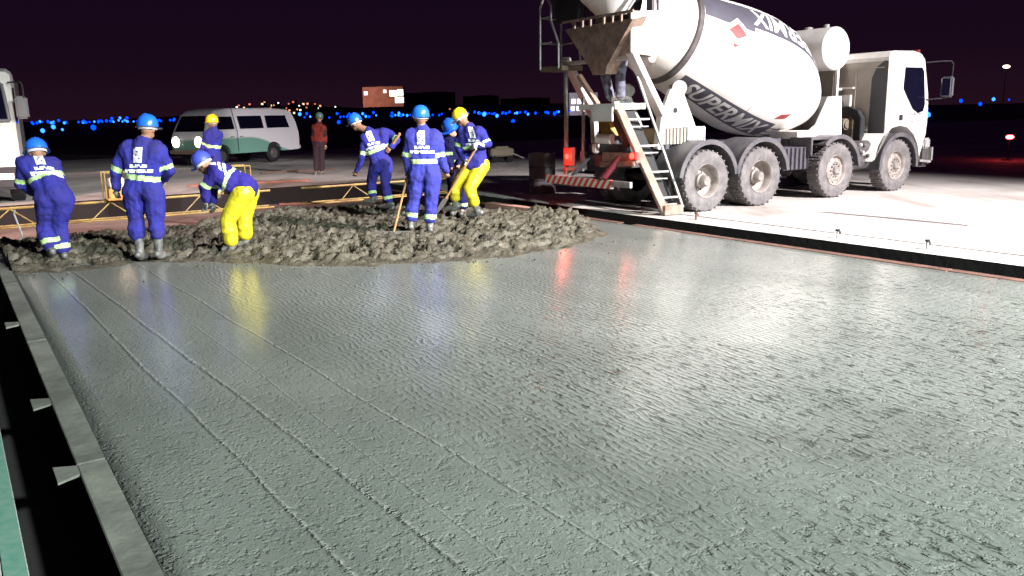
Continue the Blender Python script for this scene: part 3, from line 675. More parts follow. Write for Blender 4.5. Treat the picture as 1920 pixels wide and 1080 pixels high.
# --- water tank behind the cab
wt = MB().lathe((4.66,1.02,2.92),(0,1,0),[(-.02,0),(-.02,.34),(0,.42),(.03,.44),(1.2,.44),(1.23,.42),(1.25,.0)],40).build('water_tank', WHITE, truck, smooth=True, sharp=30)
MB().cyl((4.66,1.3,3.34),(4.66,1.3,3.42),.06).cyl((4.66,1.75,3.34),(4.66,1.75,3.40),.09).build('tank_cap', STEEL, wt)
MB().bar((4.72,2.1,1.2),(4.72,2.1,2.55),.06,.06).build('tank_stand', WHITE, truck)
MB().bar((4.72,1.02,1.9),(4.72,1.02,2.55),.06,.06).bar((4.72,1.02,1.92),(4.88,1.02,1.92),.04,.04).bar((4.72,1.02,2.1),(4.88,1.02,2.1),.04,.04).bar((4.72,1.02,1.2),(4.72,1.02,1.9),.06,.06).build('tank_stand', WHITE, truck)
# --- cab
def cabshell(root, X0, X1, W, zb, zt, m, arch=None):
    """X0 rear .. X1 front"""
    rings = []; n = 22
    prof = [(X0+.03,zb+.25),(X0,zb+.45),(X0,zt-.12),(X0+.05,zt-.03),(X0+.15,zt),(X1-.62,zt+.01),(X1-.38,zt-.03),(X1-.24,zt-.14),(X1-.16,zt-.42),(X1-.03,zb+.92),(X1,zb+.75),(X1+.015,zb+.3),(X1-.01,zb+.05),(X1-.04,zb)]
    if arch:
        ax_, az, ar = arch
        for i in range(9):
            a = R(8+ (172-8)*i/8); prof.append((ax_+ar*math.cos(a), az+ar*math.sin(a)))
    else: prof.append((X0+.03,zb))
    b_ = MB()
    ins = [(0,.05,.97),(.04,.0,1),(W-.04,.0,1),(W,.05,.97)]
    cx = (X0+X1)/2; cz = (zb+zt)/2; vs = []
    for (y, e_, k) in ins: vs.append([b_.bm.verts.new(Vector((cx+(p[0]-cx)*(k if e_ else 1), y, cz+(p[1]-cz)*(k if e_ else 1)))) for p in prof])
    N = len(prof)
    for a in range(3):
        for i in range(N): b_.face([vs[a][i],vs[a][(i+1)%N],vs[a+1][(i+1)%N],vs[a+1][i]])
    b_.face(vs[0][::-1]); b_.face(vs[-1])
    return b_.build('cab', m, root, smooth=True, sharp=28)
cab = cabshell(truck, 5.0, 6.42, 2.5, 1.05, 2.82, WHITE, (5.45,.53,.80))
def sidep(name, pts, y0, y1, m, par, bev=0): return MB().prism(pts, lambda a,b_,t: Vector((a,t,b_)), y0, y1).build(name, m, par, bevel=bev)
sidep('side_window', [(5.50,2.50),(5.48,2.08),(5.60,1.94),(5.86,1.66),(6.05,1.58),(6.24,1.62),(6.28,1.76),(6.16,2.42),(6.08,2.50)], -.006, .02, GLASS, cab)
sidep('side_window', [(5.50,2.50),(5.48,2.08),(5.60,1.94),(5.86,1.66),(6.05,1.58),(6.24,1.62),(6.28,1.76),(6.16,2.42),(6.08,2.50)], 2.48, 2.506, GLASS, cab)
wf = [Vector((6.20,.16,2.60)),Vector((6.405,.16,1.80)),Vector((6.405,2.34,1.80)),Vector((6.20,2.34,2.60))]
wb = MB(); n_ = Vector((.97,0,.24)); wb.face([wb.bm.verts.new(p+n_*.05) for p in wf]); a_ = [wb.bm.verts.new(p-n_*.02) for p in wf]; wb.build('windscreen', GLASS, cab)
# door seams, handle, marks
LINE = mat('door_gap', (.05,.045,.05), .7)
sm_ = MB()
for a, b2 in (((5.36,2.62),(5.36,1.45)),): sm_.bar((a[0],-.002,a[1]),(b2[0],-.002,b2[1]),.012,.008,(0,1,0))
sm_.build('door_seam', LINE, cab)
MB().box((5.46,-.012,1.50),(.11,.03,.12)).build('door_handle', BLACK, cab, bevel=.01)
lg = MB(); random.seed(3)
for k in range(9): lg.box((5.78+.05*k+(.03 if k>4 else 0),-.001,1.56+(.01 if k%2 else 0)),(.03,.006,.035+.02*(k%3==0)))
lg.build('door_marking', mat('grey_marking',(.07,.06,.10),.6), cab)
lg = MB()
for k in range(5): lg.box((5.80+.05*k+(.12 if k>2 else 0),-.001,1.42),(.035,.006,.03))
lg.build('door_marking', mat('pink_marking',(.25,.07,.09),.6), cab)
# rear wall: dark corner panel, ribs, engine hump
def rearp(name, pts, x0, x1, m, par, bev=0): return MB().prism(pts, lambda a,b_,t: Vector((t,a,b_)), x0, x1).build(name, m, par, bevel=bev)
rearp('corner_panel', [(.03,1.15),(.03,2.62),(.12,2.63),(.28,2.52),(.38,2.3),(.40,1.15)], 4.97, 4.996, mat('panel_dark_grey',(.028,.027,.033),.5,var=.3), cab, .004)
rearp('rear_wall', [(.03,1.33),(2.47,1.33),(2.47,2.62),(.03,2.62)], 4.984, 4.9965, BEIGE, cab)
rw = MB()
for z in (2.5,): rw.box((4.975,1.25,z),(.02,2.3,.03))
for y in (.75,1.3,1.8,2.3): rw.box((4.975,y,1.95),(.02,.03,1.1))
rw.build('wall_rib', BEIGE, cab, bevel=.006)
MB().box((4.93,.95,2.12),(.06,.4,.04)).box((4.93,.95,1.86),(.06,.3,.24)).build('grab_bar', WHITE, truck, bevel=.01)
en = MB(); en.prism([(.45,1.05),(.45,1.5),(.55,1.66),(.75,1.72),(1.25,1.72),(1.45,1.66),(1.55,1.5),(1.55,1.05),(1.42,1.05),(1.42,1.45),(1.3,1.58),(.75,1.58),(.6,1.45),(.6,1.05)], lambda a,b_,t: Vector((t,a,b_)), 4.80, 4.95)
en.build('engine_hood', BLACK, truck, bevel=.01)
MB().box((4.86,1.0,1.25),(.14,.8,.5)).cyl((4.76,.72,1.38),(4.76,1.2,1.38),.12).build('engine', mat('dusty_engine',(.20,.16,.12),.7,var=.5,vs=9), truck, bevel=.03)
# lower cab: step, bumper, roof lamp
bp_ = MB().box((6.46,1.25,.66),(.34,2.5,.42)).build('front_bumper', CHASSIS, truck, bevel=.05)
MB().box((6.42,-.0,.95),(.22,.1,.22)).build('step', mat('lamp_unit_grey',(.3,.29,.3),.4), truck, bevel=.03)
MB().bar((6.15,-.05,.60),(6.55,-.05,.56),.05,.05).box((6.60,.0,.72),(.05,.12,.28)).build('step_rail', STEEL, truck)
MB().box((6.18,.22,2.84),(.08,.12,.06)).build('roof_marker', REDD, cab)
for y, sg in ((0,-1),(2.5,1)):
    a = MB().pipe([(6.22,y,2.60),(6.44,y+sg*.18,2.62),(6.62,y+sg*.30,2.62),(6.66,y+sg*.32,2.56),(6.66,y+sg*.32,2.15)],.015).pipe([(6.3,y,1.85),(6.60,y+sg*.28,1.88)],.012).build('mirror_arm', BLACK, truck, smooth=True)
    mr = MB().box((6.58,y+sg*.28,2.10),(.12,.24,.42)).build('mirror_housing', mat('mirror_grey',(.12,.12,.14),.25), a, bevel=.03)
    MB().box((6.517,y+sg*.28,2.10),(.005,.19,.34)).build('mirror_glass', mat('mirror_glass',(.6,.6,.62),.05,1), mr)
# glow of the tail lamps
def point(name, loc, power, col, r=.04):
    l = bpy.data.lights.new(name,'POINT'); l.energy = power; l.color = col; l.shadow_soft_size = r
    ob = bpy.data.objects.new(name,l); COL.objects.link(ob); ob.location = loc; return ob
TM = Matrix.Translation(TO) @ Matrix.Rotation(TA,4,'Z')
point('tail_light_glow', TM @ Vector((-1.62,2.06,.95)), 8, (1,.12,.06))
point('tail_light_glow', TM @ Vector((-1.66,.25,1.02)), 2.5, (1,.15,.08))

# ================================================================= white minibus with headlights on
vx, vy = at(388,300,31).x, 31.0
VA = R(61)
van = thing('minibus', (vx,vy,0), VA, 'white and green minibus with headlights on, parked behind the workers', 'minibus')
K = 1.1
# local: x from front(0) to rear(4.5), y: near side 0 .. far side -> which lies to the left of travel of +x axis
VW = 1.72
prof = [(.12,.42),(.04,.62),(.02,.95),(.10,1.12),(.42,1.74),(.62,1.88),(1.2,1.955),(3.2,1.955),(4.0,1.91),(4.26,1.80),(4.42,1.45),(4.50,1.05),(4.50,.62),(4.44,.42)]
arches = [(.72,.36),(3.15,.36)]
low = []
for ax_, ar in arches[::-1]:
    for i in range(9):
        a = R(180*i/8); low.append((ax_+ar*math.cos(a)*1.0, .40+ar*math.sin(a)*.95))
prof2 = prof+low
def vanbody():
    b_ = MB(); ins = [(0.0,.90),(.05,.98),(.16,1.0),(VW-.16,1.0),(VW-.05,.98),(VW,.90)]
    rows = []
    for (y,k) in ins:
        row = []
        for (x,z) in prof2:
            # tumblehome: the roof narrows
            yy = y
            if z > 1.1: yy = VW/2+(y-VW/2)*(1-.16*((z-1.1)/.85))
            f = (1-k)*.6
            xx = x+(f*.35 if x < .7 and z > .55 else 0)-(f*.35 if x > 4 and z > .55 else 0)
            zz = z-(f*.7 if z > 1.8 else 0)
            row.append(b_.bm.verts.new(Vector((xx,yy,zz))*K))
        rows.append(row)
    N = len(prof2)
    for a in range(len(rows)-1):
        for i in range(N): b_.face([rows[a][i],rows[a][(i+1)%N],rows[a+1][(i+1)%N],rows[a+1][i]])
    b_.face(rows[0][::-1]); b_.face(rows[-1]); return b_
def van_mat():
    m = bpy.data.materials.new('two_tone_van_paint'); m.use_nodes = True; n = m.node_tree.nodes; L = m.node_tree.links; p = n['Principled BSDF']; p.inputs['Roughness'].default_value = .35
    tc = n.new('ShaderNodeTexCoord'); sp = n.new('ShaderNodeSeparateXYZ'); L.new(tc.outputs['Object'], sp.inputs[0])
    # boundary height as function of x : curve
    fc = n.new('ShaderNodeFloatCurve'); mr = n.new('ShaderNodeMath'); mr.operation='DIVIDE'; mr.inputs[1].default_value = 5.0; L.new(sp.outputs[0], mr.inputs[0]); L.new(mr.outputs[0], fc.inputs['Value'])
    cv = fc.mapping.curves[0]; cv.points[0].location = (0,.98/2); cv.points[1].location = (1,.30/2)
    for q in ((.3,1.02/2),(.5,1.0/2),(.66,.78/2),(.82,.5/2)): cv.points.new(*q)
    fc.mapping.update()
    d_ = n.new('ShaderNodeMath'); d_.operation='MULTIPLY_ADD'; d_.inputs[1].default_value = -2.0; L.new(fc.outputs[0], d_.inputs[0]); L.new(sp.outputs[2], d_.inputs[2])
    r_ = n.new('ShaderNodeMapRange'); r_.inputs[1].default_value = -.03; r_.inputs[2].default_value = .05; L.new(d_.outputs[0], r_.inputs[0])
    mx = n.new('ShaderNodeMix'); mx.data_type='RGBA'; L.new(r_.outputs[0], mx.inputs[0]); mx.inputs[6].default_value = (.18,.38,.30,1); mx.inputs[7].default_value = (.80,.78,.80,1)
    L.new(mx.outputs[2], p.inputs['Base Color']); return m
vb = vanbody().build('body', van_mat(), van, smooth=True, sharp=50)
def vside(name, pts, m, yoff=0, t=.02, both=True):
    def f(a,b_,t_):
        y = t_
        if b_ > 1.1: y += .86*.16*((b_-1.1)/.85)
        return Vector((a,y,b_))*K
    MB().prism(pts, f, -.012, .02).build(name, m, vb)
    if both: MB().prism(pts, lambda a,b_,t_: Vector((a*K,(VW)*K-f(a,b_,t_).y,b_*K)), -.012,.02).build(name, m, vb)
vside('side_window', [(.74,1.24),(1.32,1.24),(1.24,1.66),(.60,1.66)][:4] and [(.56,1.24),(1.34,1.24),(1.30,1.67),(.74,1.67)], GLASS)
vside('side_window', [(1.62,1.24),(2.72,1.24),(2.68,1.68),(1.56,1.68)], GLASS)
vside('side_window', [(2.92,1.24),(4.02,1.24),(3.90,1.68),(2.88,1.68)], GLASS)
ws = MB(); q = [Vector((.125,.14,1.18)),Vector((.125,VW-.14,1.18)),Vector((.385,VW-.26,1.70)),Vector((.385,.26,1.70))]
ws.face([ws.bm.verts.new((v-Vector((.014,0,-.008)))*K) for v in q]); ws.build('windscreen', GLASS, vb)
vg = MB(); vg.bar((1.44*K,-.006,.45*K),(1.44*K,-.006,1.15*K),.02,.01,(0,1,0)); vg.bar((1.44*K,-.006,1.15*K),(1.36*K,.14*K,1.95*K),.02,.02); vg.build('door_seam', mat('door_gap2',(.05,.04,.06),.7), vb)
MB().box((1.2*K,-.03,.98*K),(.16,.04,.03)).build('door_handle', STEEL, vb); MB().box((1.62*K,-.03,.98*K),(.14,.04,.03)).build('door_handle', STEEL, vb)
hl = []
for y in (.30,VW-.30):
    h = MB().cyl((.05*K,y*K,.84*K),(-.015,y*K,.84*K),.21,n=20).build('headlight', STEEL, vb)
    MB().cyl((-.016,y*K,.84*K),(-.03,y*K,.84*K),.20,n=20).build('lens', HEAD, h); hl.append(h)
bpv = MB().box((-.03,VW/2*K,.50*K),(.12,VW*K*.98,.14)).build('front_bumper', mat('chrome_bumper',(.35,.22,.18),.4,.3), van, bevel=.02)
MB().box((4.53*K,VW/2*K,.50*K),(.10,VW*K*.98,.14)).build('rear_bumper', WHITE, van, bevel=.02)
MB().box((4.50*K,.03,.78*K),(.05,.05,.22)).build('tail_lamp', REDD, vb)
for x in (.72,3.15):
    for y, sg in ((.04,1),(VW-.04,-1)):
        wl = bpy.data.objects.new('wheel',None); wl.location = (x*K,y*K,.33*K); link(wl, van)
        MB().lathe((0,0,0),(0,sg,0),[(.0,.20),(.0,.31),(.03,.33*K),(.18,.33*K),(.2,.2)],24).build('tyre', BLACK, wl, smooth=True, sharp=40)
        MB().lathe((0,0,0),(0,sg,0),[(.0,.0),(-.01,.1),(.02,.15),(.01,.205)],20).build('rim', mat('dim_rim',(.10,.09,.09),.5), wl, smooth=True)
VM = Matrix.Translation(Vector((vx,vy,0))) @ Matrix.Rotation(VA,4,'Z')
for y in (.30,VW-.30):
    p = VM @ Vector((-.10,y*K,.84*K)); a = Vector((-9.5,15.5,0))
    spot('minibus_headlight_beam', p, VM @ Vector((-12,y*K+2.5,0)), 300, (1,.7,.6), 44, .9, .08)
spot('added_fill_minibus', (4,28,3.2), (-9.4,34,1.3), 3600, (1,.93,.97), 20, .6, .3)  # added lamp without a known source, brightens the minibus side

# ================================================================= lorry cut by the left edge
tl = thing('lorry', at(22,384,17.8)+Vector((-1.12,0,0)), R(-62), 'white lorry cab cut off by the left edge of the view', 'lorry')
tl.location.z = 0
# local: x forward, y left ; front at x=0, centre y=0
b_ = MB(); pf = [(-2.1,.75),(-2.1,2.75),(-1.9,2.92),(-.9,2.95),(-.45,2.86),(-.28,2.62),(-.06,1.75),(.0,1.6),(.02,.75)]
vs = []
for (y,k) in ((-1.25,.94),(-1.16,1),(1.16,1),(1.25,.94)):
    vs.append([b_.bm.verts.new(Vector((-1.05+(x+1.05)*k,y,1.8+(z-1.8)*(k if z>1.8 else 1)))) for x,z in pf])
for a in range(3):
    for i in range(len(pf)): b_.face([vs[a][i],vs[a][(i+1)%len(pf)],vs[a+1][(i+1)%len(pf)],vs[a+1][i]])
b_.face(vs[0]); b_.face(vs[-1]); lc = b_.build('cab', WHITE, tl, smooth=True, sharp=25)
q = [Vector((-.055,-1.15,1.80)),Vector((-.055,1.15,1.80)),Vector((-.265,1.08,2.58)),Vector((-.265,-1.08,2.58))]; ws = MB(); ws.face([ws.bm.verts.new(v+Vector((.02,0,.008))) for v in q]); ws.build('windscreen', GLASS, lc)
ws = MB()
for i in range(4): ws.cyl(q[i]+Vector((.02,0,.01)), q[(i+1)%4]+Vector((.02,0,.01)), .035)
ws.build('windscreen_seal', mat('seal_grey',(.12,.12,.14),.5), lc, smooth=True)
MB().prism([(-1.3,1.75),(-.35,1.75),(-.42,2.5),(-1.3,2.55)], lambda a,c_,t: Vector((a,t,c_)), 1.235, 1.262).build('side_window', GLASS, lc)
gr = MB()
for k in range(4): gr.box((.03,0,1.15+.09*k),(.04,1.7,.05))
gr.build('grille', mat('dark_grille',(.04,.03,.05),.6), lc, bevel=.008)
for k in range(5): 
    pass
MB().box((.04,.45,1.58),(.02,.5,.05)).build('badge_strip', mat('badge_dark',(.08,.07,.10),.5), lc)
MB().box((-.02,0,.58),(.34,2.5,.48)).box((-1.0,0,.7),(2.0,2.2,.2)).build('bumper', mat('bumper_dark_grey',(.03,.026,.032),.6,var=.3), tl, bevel=.05)
MB().box((.13,.95,.62),(.06,.34,.18)).build('headlight', mat('lorry_headlamp',(1,.8,.72),.15,emit=6), tl, bevel=.03)
MB().pipe([(-.2,1.2,2.62),(.10,1.45,2.62),(.12,1.48,2.55),(.12,1.48,2.0)],.018).build('mirror_arm', BLACK, tl, smooth=True)
MB().box((.08,1.42,2.08),(.12,.24,.48)).build('mirror_housing', mat('mirror_grey2',(.09,.09,.10),.4), tl, bevel=.04)
MB().cyl((-.02,-.5,1.70),(-.10,.3,2.1),.012).cyl((-.02,.95,1.72),(-.1,.3,2.0),.02).build('wiper', BLACK, lc)
LM = Matrix.Translation(tl.location) @ Matrix.Rotation(R(-62),4,'Z')
spot('lorry_headlight_beam', LM @ Vector((.2,.95,.62)), (-8.8,15.5,0), 60, (1,.66,.58), 60, .9, .06)
for sg in (1,-1):
    wl = bpy.data.objects.new('wheel',None); wl.location = (-1.0,sg*1.22,.52); link(wl, tl)
    MB().lathe((0,0,0),(0,-sg,0),[(0,.28),(0,.46),(.03,.52),(.28,.52),(.3,.3)],32).build('tyre', BLACK, wl, smooth=True, sharp=40)
    MB().lathe((0,0,0),(0,-sg,0),[(-.02,0),(-.02,.08),(.03,.12),(.04,.22),(.0,.28)],24).build('rim', HUB, wl, smooth=True)
MB().box((-4.2,0,1.9),(3.6,2.4,1.9)).box((-3.8,0,.85),(5.0,.9,.25)).build('load_body', mat('dim_load_body',(.12,.10,.11),.7), tl, bevel=.03)
wl = bpy.data.objects.new('wheel',None); wl.location = (-4.8,1.22,.52); link(wl, tl)
MB().lathe((0,0,0),(0,-1,0),[(0,.28),(0,.46),(.03,.52),(.5,.52),(.52,.3)],32).build('tyre', BLACK, wl, smooth=True)

# ================================================================= truss screed
ts = thing('truss_screed', lane(15.2,.3,-.02), LA, 'yellow lattice truss screed spanning the lane behind the workers', 'screed')
# local X across the lane
for z, nm in ((.46,'top_chord'),):
    for (x0,x1) in ((0,4.6),(5.2,8.6)): MB().cyl((x0,.0,z),(x1,.0,z),.022,n=8).build(nm, YMET, ts, smooth=True)
for (x0,x1) in ((0,4.6),(5.2,8.6)):
    MB().cyl((x0,-.16,.17),(x1,-.16,.17),.015,n=6).cyl((x0,.16,.17),(x1,.16,.17),.015,n=6).build('bottom_chord', YMET, ts, smooth=True)
nb = 0; x = .1
while x < 8.4:
    if not 4.3 < x < 5.1:
        MB().cyl((x,-.16,.17),(x+.35,0,.45),.010,n=6).cyl((x+.35,0,.45),(x+.70,-.16,.17),.010,n=6).build('brace', YMET, ts, smooth=True)
    x += 1.45
def engine(x, lab, cols):
    t = thing('screed_engine', lane(15.2,.3+x,.46), LA, lab, 'engine', 'engines riding on the truss screed')
    MB().box((0,0,.10),(.34,.26,.2)).box((.0,0,.02),(.42,.34,.03)).build('block', cols[0], t, bevel=.03)
    MB().box((-.03,0,.29),(.22,.22,.16)).cyl((-.03,0,.37),(-.03,0,.40),.03).build('fuel_tank', cols[1], t, bevel=.03)
    MB().cyl((.16,-.02,.14),(.26,-.02,.14),.09,n=16).build('recoil_starter', cols[2], t, smooth=True)
    MB().pipe([(-.22,-.17,.02),(-.22,-.17,.46),(.22,-.17,.46),(.22,-.17,.02)],.012).pipe([(-.22,.17,.02),(-.22,.17,.46),(.22,.17,.46),(.22,.17,.02)],.012).build('cage', YMET, t, smooth=True)
engine(2.05, 'small orange engine in a yellow cage on the truss beside the standing worker', (mat('orange_engine',(.65,.25,.04),.5), mat('cream_tank',(.7,.62,.52),.4), STEEL))
engine(4.0, 'dark engine with pale tank at the end of the truss right of the stooping worker', (BLACK, mat('pale_green_tank',(.42,.50,.44),.4), mat('white_parts',(.7,.68,.66),.4)))
# legs of the working bridge beyond (bent stands)
for k,(s,v,lab) in enumerate(((14.4,1.35,'bent steel handle stand right of the leftmost worker'),(14.6,.75,'bent steel handle stand left of the leftmost worker'))):
    t = MB().pipe([(0,0,0),(.1,0,.12),(.02,0,.45),(.04,.0,.52)],.014).build('handle_stand', YMET if k==0 else STEEL, None, smooth=True)
    t.location = lane(s,v,-.05); tag(t, lab, 'stand', 'handle stands by the truss')

# ---- odds and ends
t = thing('oil_drum', gp(1017,362), 0, 'dark steel drum standing left of the striped bumper', 'drum')
MB().lathe((0,0,0),(0,0,1),[(0,0),(0,.29),(.02,.30),(.28,.29),(.30,.305),(.32,.29),(.56,.29),(.58,.305),(.60,.29),(.86,.295),(.88,.30),(.87,.27),(.86,0)],32).build('shell', mat('dark_drum_paint',(.05,.05,.065),.5,col2=(.14,.12,.13),vs=3), t, smooth=True, sharp=30)
MB().cyl((.12,.1,.86),(.12,.1,.88),.04).build('bung', STEEL, t)
t = thing('compressor', gp(940,304), R(12), 'small pale yellow compressor on wheels in the dark background', 'compressor')
MB().box((0,0,.36),(.85,.5,.28)).box((.0,0,.52),(.55,.44,.1)).build('housing', mat('pale_yellow_housing',(.42,.38,.26),.5), t, bevel=.04)
for x in (-.28,.28): MB().cyl((x,-.3,.12),(x,-.24,.12),.12,n=16).cyl((x,.3,.12),(x,.24,.12),.12,n=16).build('wheel', BLACK, t, smooth=True)
MB().bar((.45,0,.3),(.85,0,.12),.05,.05).build('drawbar', STEEL, t)
t = thing('warning_lamp', at(1893,262,26).xy.to_3d(), 0, 'red warning lamp on a short stand near the right edge', 'warning lamp')
zc = at(1893,257,26).z
MB().cyl((0,0,0),(0,0,zc-.05),.02).cyl((0,0,0),(0,0,.02),.18,n=16).build('stand', BLACK, t)
MB().sph((0,0,zc),.085,(1.5,1,.8),2).build('lens', mat('red_beacon',(1,.05,.06),.3,emit=22), t, smooth=True)
point('warning_lamp_glow', (t.location.x-.2,t.location.y-.3,zc+.1), 5, (1,.08,.06))
t = thing('floodlight_mast', at(1880,196,260).xy.to_3d(), 0, 'lit lamp mast high above the horizon at far right', 'lamp mast')
zc = at(1880,125,260).z
MB().cyl((0,0,0),(0,0,zc),.12,.07).build('mast', BLACK, t)
MB().sph((0,0,zc),.75,(1.5,1,.7),2).build('lamp', mat('mast_lamp',(1,.78,.55),.3,emit=5), t, smooth=True)
# parked low objects: planks and hoses on the ground behind the workers
for k,(px,py,l,ang,cl_,lab) in enumerate(((470,345,3.2,20,(.36,.14,.10),'long reddish plank on the ground behind the stooping worker'),(620,350,2.6,14,(.26,.11,.09),'reddish plank on the dark ground left of the leaning worker'),(560,322,2.4,25,(.20,.12,.09),'brown plank lying between minibus and red vested worker'))):
    o_ = MB().box((0,0,.03),(l,.12,.05)).build('plank', mat('plank%d'%k,cl_,.85,var=.4,vs=5), bevel=.005); o_.location = gp(px,py,0); o_.rotation_euler=(0,0,R(ang)); 
    if o_.location.dot(SV) < SE and 0 < o_.location.dot(VV) < V1: o_.location.z = ZB
    tag(o_, lab, 'plank', 'planks lying behind the workers')

# ================================================================= people
def evalmesh(ob):
    dg = bpy.context.evaluated_depsgraph_get(); me = bpy.data.meshes.new_from_object(ob.evaluated_get(dg)); return me
TEX = bpy.data.textures.new('folds','CLOUDS'); TEX.noise_scale = .13; TEX.noise_depth = 2
def remesh(b_, name, mats, parent, voxel=.013, smooth=6, disp=0):
    me = bpy.data.meshes.new(name); b_.bm.to_mesh(me); b_.bm.free(); ob = bpy.data.objects.new(name, me); COL.objects.link(ob)
    m = ob.modifiers.new('r','REMESH'); m.mode = 'VOXEL'; m.voxel_size = voxel
    if smooth: s_ = ob.modifiers.new('s','SMOOTH'); s_.iterations = smooth; s_.factor = .5
    if disp: d_ = ob.modifiers.new('d','DISPLACE'); d_.texture = TEX; d_.strength = disp; d_.mid_level = .5; d_.texture_coords = 'LOCAL'
    me2 = evalmesh(ob); bpy.data.objects.remove(ob); me2.name = name; me2.materials.clear()
    for q in mats: me2.materials.append(q)
    me2.polygons.foreach_set('use_smooth',[True]*len(me2.polygons))
    return link(bpy.data.objects.new(name, me2), parent)
def seg_t(p, a, b_):
    d = b_-a; t = (p-a).dot(d)/d.length_squared; t = min(1,max(0,t)); return t, (p-(a+d*t)).length
GLYPH = ["......####......",".....#####......",".....##.##......",".....#####......",".....#.###......",".....#####......",".....###.#......",".....#####......",".....#####......","................","...##.###.###...","...#####.####...","................","############.###","##.###.#########"]
def person(Y, J, label, top=COVER, bottom=None, helmet=HBLUE, face=(0,1,0), back=None, skin=SKIN, group='workers', bands=True, ankle=True, boot=BOOTG, pantend=.72, thick=1.0, glove=None, vest=None, headup=None, emblem=True, emb=.66, sunk=0, vox=.013, cat='worker'):
    """J: joint name -> (px,py[,dy]) measured along the sight line at depth Y+dy"""
    P = {k: at(v[0],v[1],Y+(v[2] if len(v) > 2 else 0)) for k, v in J.items()}
    fl = (P['anL']+P['anR'])/2; root = Vector((fl.x, fl.y, min(P['anL'].z,P['anR'].z)-.08))
    P = {k: v-root for k, v in P.items()}
    t = thing('person', root, 0, label, cat, group)
    face = Vector(face).normalized(); hup = Vector(headup).normalized() if headup else Vector((0,0,1)); hup = (hup-face*hup.dot(face)).normalized()
    side = face.cross(hup)
    T = thick
    neck, pel = P['neck'], P['pel']
    lat = (P['shR']-P['shL']).normalized(); hl_ = (P['hpR']-P['hpL']).normalized()
    spine = (neck-pel)
    fwd = lat.cross(spine.normalized()); 
    if fwd.dot(face) < 0: fwd = -fwd
    # ---- toes
    toe = {}
    for k in 'LR':
        tf = P.get('to'+k); a = P['an'+k]
        toe[k] = tf if tf else a+Vector((face.x,face.y,0)).normalized()*.17+Vector((0,0,-.05))
    # ---- body: one continuous mesh
    b_ = MB(); h = P['head']
    rotm = Matrix((side, face, hup)).transposed()
    b_.sph(h+hup*.02, .1, (.78,.96,1.08), 3, rotm); b_.sph(h-hup*.06+face*.03, .07, (.85,.9,.8), 2, rotm)
    b_.sph(h+face*.105-hup*.015, .018, (.8,1.1,1.4), 2, rotm)                         # nose
    b_.sph(h+face*.085-hup*.058, .016, (1.7,.8,.5), 2, rotm)                          # lips
    for sg in (-1,1):
        b_.sph(h+side*sg*.082-hup*.005, .03, (.35,.7,1.1), 2, rotm)                   # ears
        b_.sph(h+face*.082+side*sg*.032+hup*.012, .016, (1.1,.6,.6), 1, rotm)         # brow and eye mound
    b_.hull(h-hup*.05, neck, .058, .065)
    b_.hull(neck-spine*.08, pel+spine*.15, .075, .07)
    for k in 'LR':
        b_.hull(neck-spine*.08, P['sh'+k], .04, .045); b_.hull(P['sh'+k], P['el'+k], .05, .042); b_.hull(P['el'+k], P['ha'+k], .042, .028)
        b_.hull(pel+spine*.12, P['hp'+k], .05, .07); b_.hull(P['hp'+k], P['kn'+k], .085, .06); b_.hull(P['kn'+k], P['an'+k], .058, .04)
        b_.hull(P['an'+k], toe[k], .04, .03)
        # hand: palm, four bent fingers and a thumb
        e_, hd = P['el'+k], P['ha'+k]; d_ = (hd-e_).normalized(); sx_ = d_.cross(fwd)
        sx_ = sx_.normalized() if sx_.length > .1 else lat; pn = sx_.cross(d_).normalized()
        palm = hd+d_*.055; b_.hull(hd, palm, .028, .03, 1); b_.hull(palm-sx_*.022, palm+sx_*.022, .021, .021, 1)
        for i, ln in enumerate((.070,.080,.076,.060)):
            r0_ = palm+d_*.02+sx_*(-.030+.020*i); k1 = r0_+(d_*.75+pn*.5).normalized()*ln*.55; k2 = k1+(d_*.15+pn*.95).normalized()*ln*.5
            b_.hull(r0_, k1, .0105, .0098, 1); b_.hull(k1, k2, .0098, .0088, 1)
        th0 = hd+d_*.02-sx_*.028; th1 = th0-sx_*.03+d_*.025+pn*.015; th2 = th1+d_*.02+pn*.025
        b_.hull(th0, th1, .014, .012, 1); b_.hull(th1, th2, .012, .010, 1)
    body = remesh(b_, 'body', [skin, glove or skin], t, .0085, 2)
    if glove:
        for p in body.data.polygons:
            c_ = p.center
            for k in 'LR':
                if (c_-P['ha'+k]).length < .16 and (c_-P['el'+k]).length > (P['ha'+k]-P['el'+k]).length-.02: p.material_index = 1
    # ---- clothes
    wL, wR = P['hpL'], P['hpR']; waist = pel.lerp(neck,.22)
    c = MB()
    shL, shR = P['shL'], P['shR']
    c.hull(shL.lerp(neck,.12), shR.lerp(neck,.12), .080*T, .080*T)
    c.hull(neck-(h-neck).normalized()*-.0, neck-spine*.12, .078, .12); c.sph(neck-spine*.02, .088, (1,1,.8), 2)
    c.hull(waist, pel-spine*.05, .125*T, .125*T)
    for k in 'LR':
        sh, hp2 = P['sh'+k], P['hp'+k]
        c.hull(sh.lerp(neck,.25)-spine*.08, waist.lerp(hp2+spine*.2,.55), .118*T, .112*T)
        c.hull(waist.lerp(hp2+spine*.2,.5), hp2.lerp(pel,.45 if bottom else .15), .122*T, (.140 if bottom else .132)*T)
        c.hull(sh, P['el'+k], .078*T, .062*T); c.hull(P['el'+k], P['el'+k].lerp(P['ha'+k],.9), .064*T, .050*T)
    c.hull(neck-spine*.22+fwd*-.02, waist, .125*T, .12*T)
    tr = MB() if bottom else c
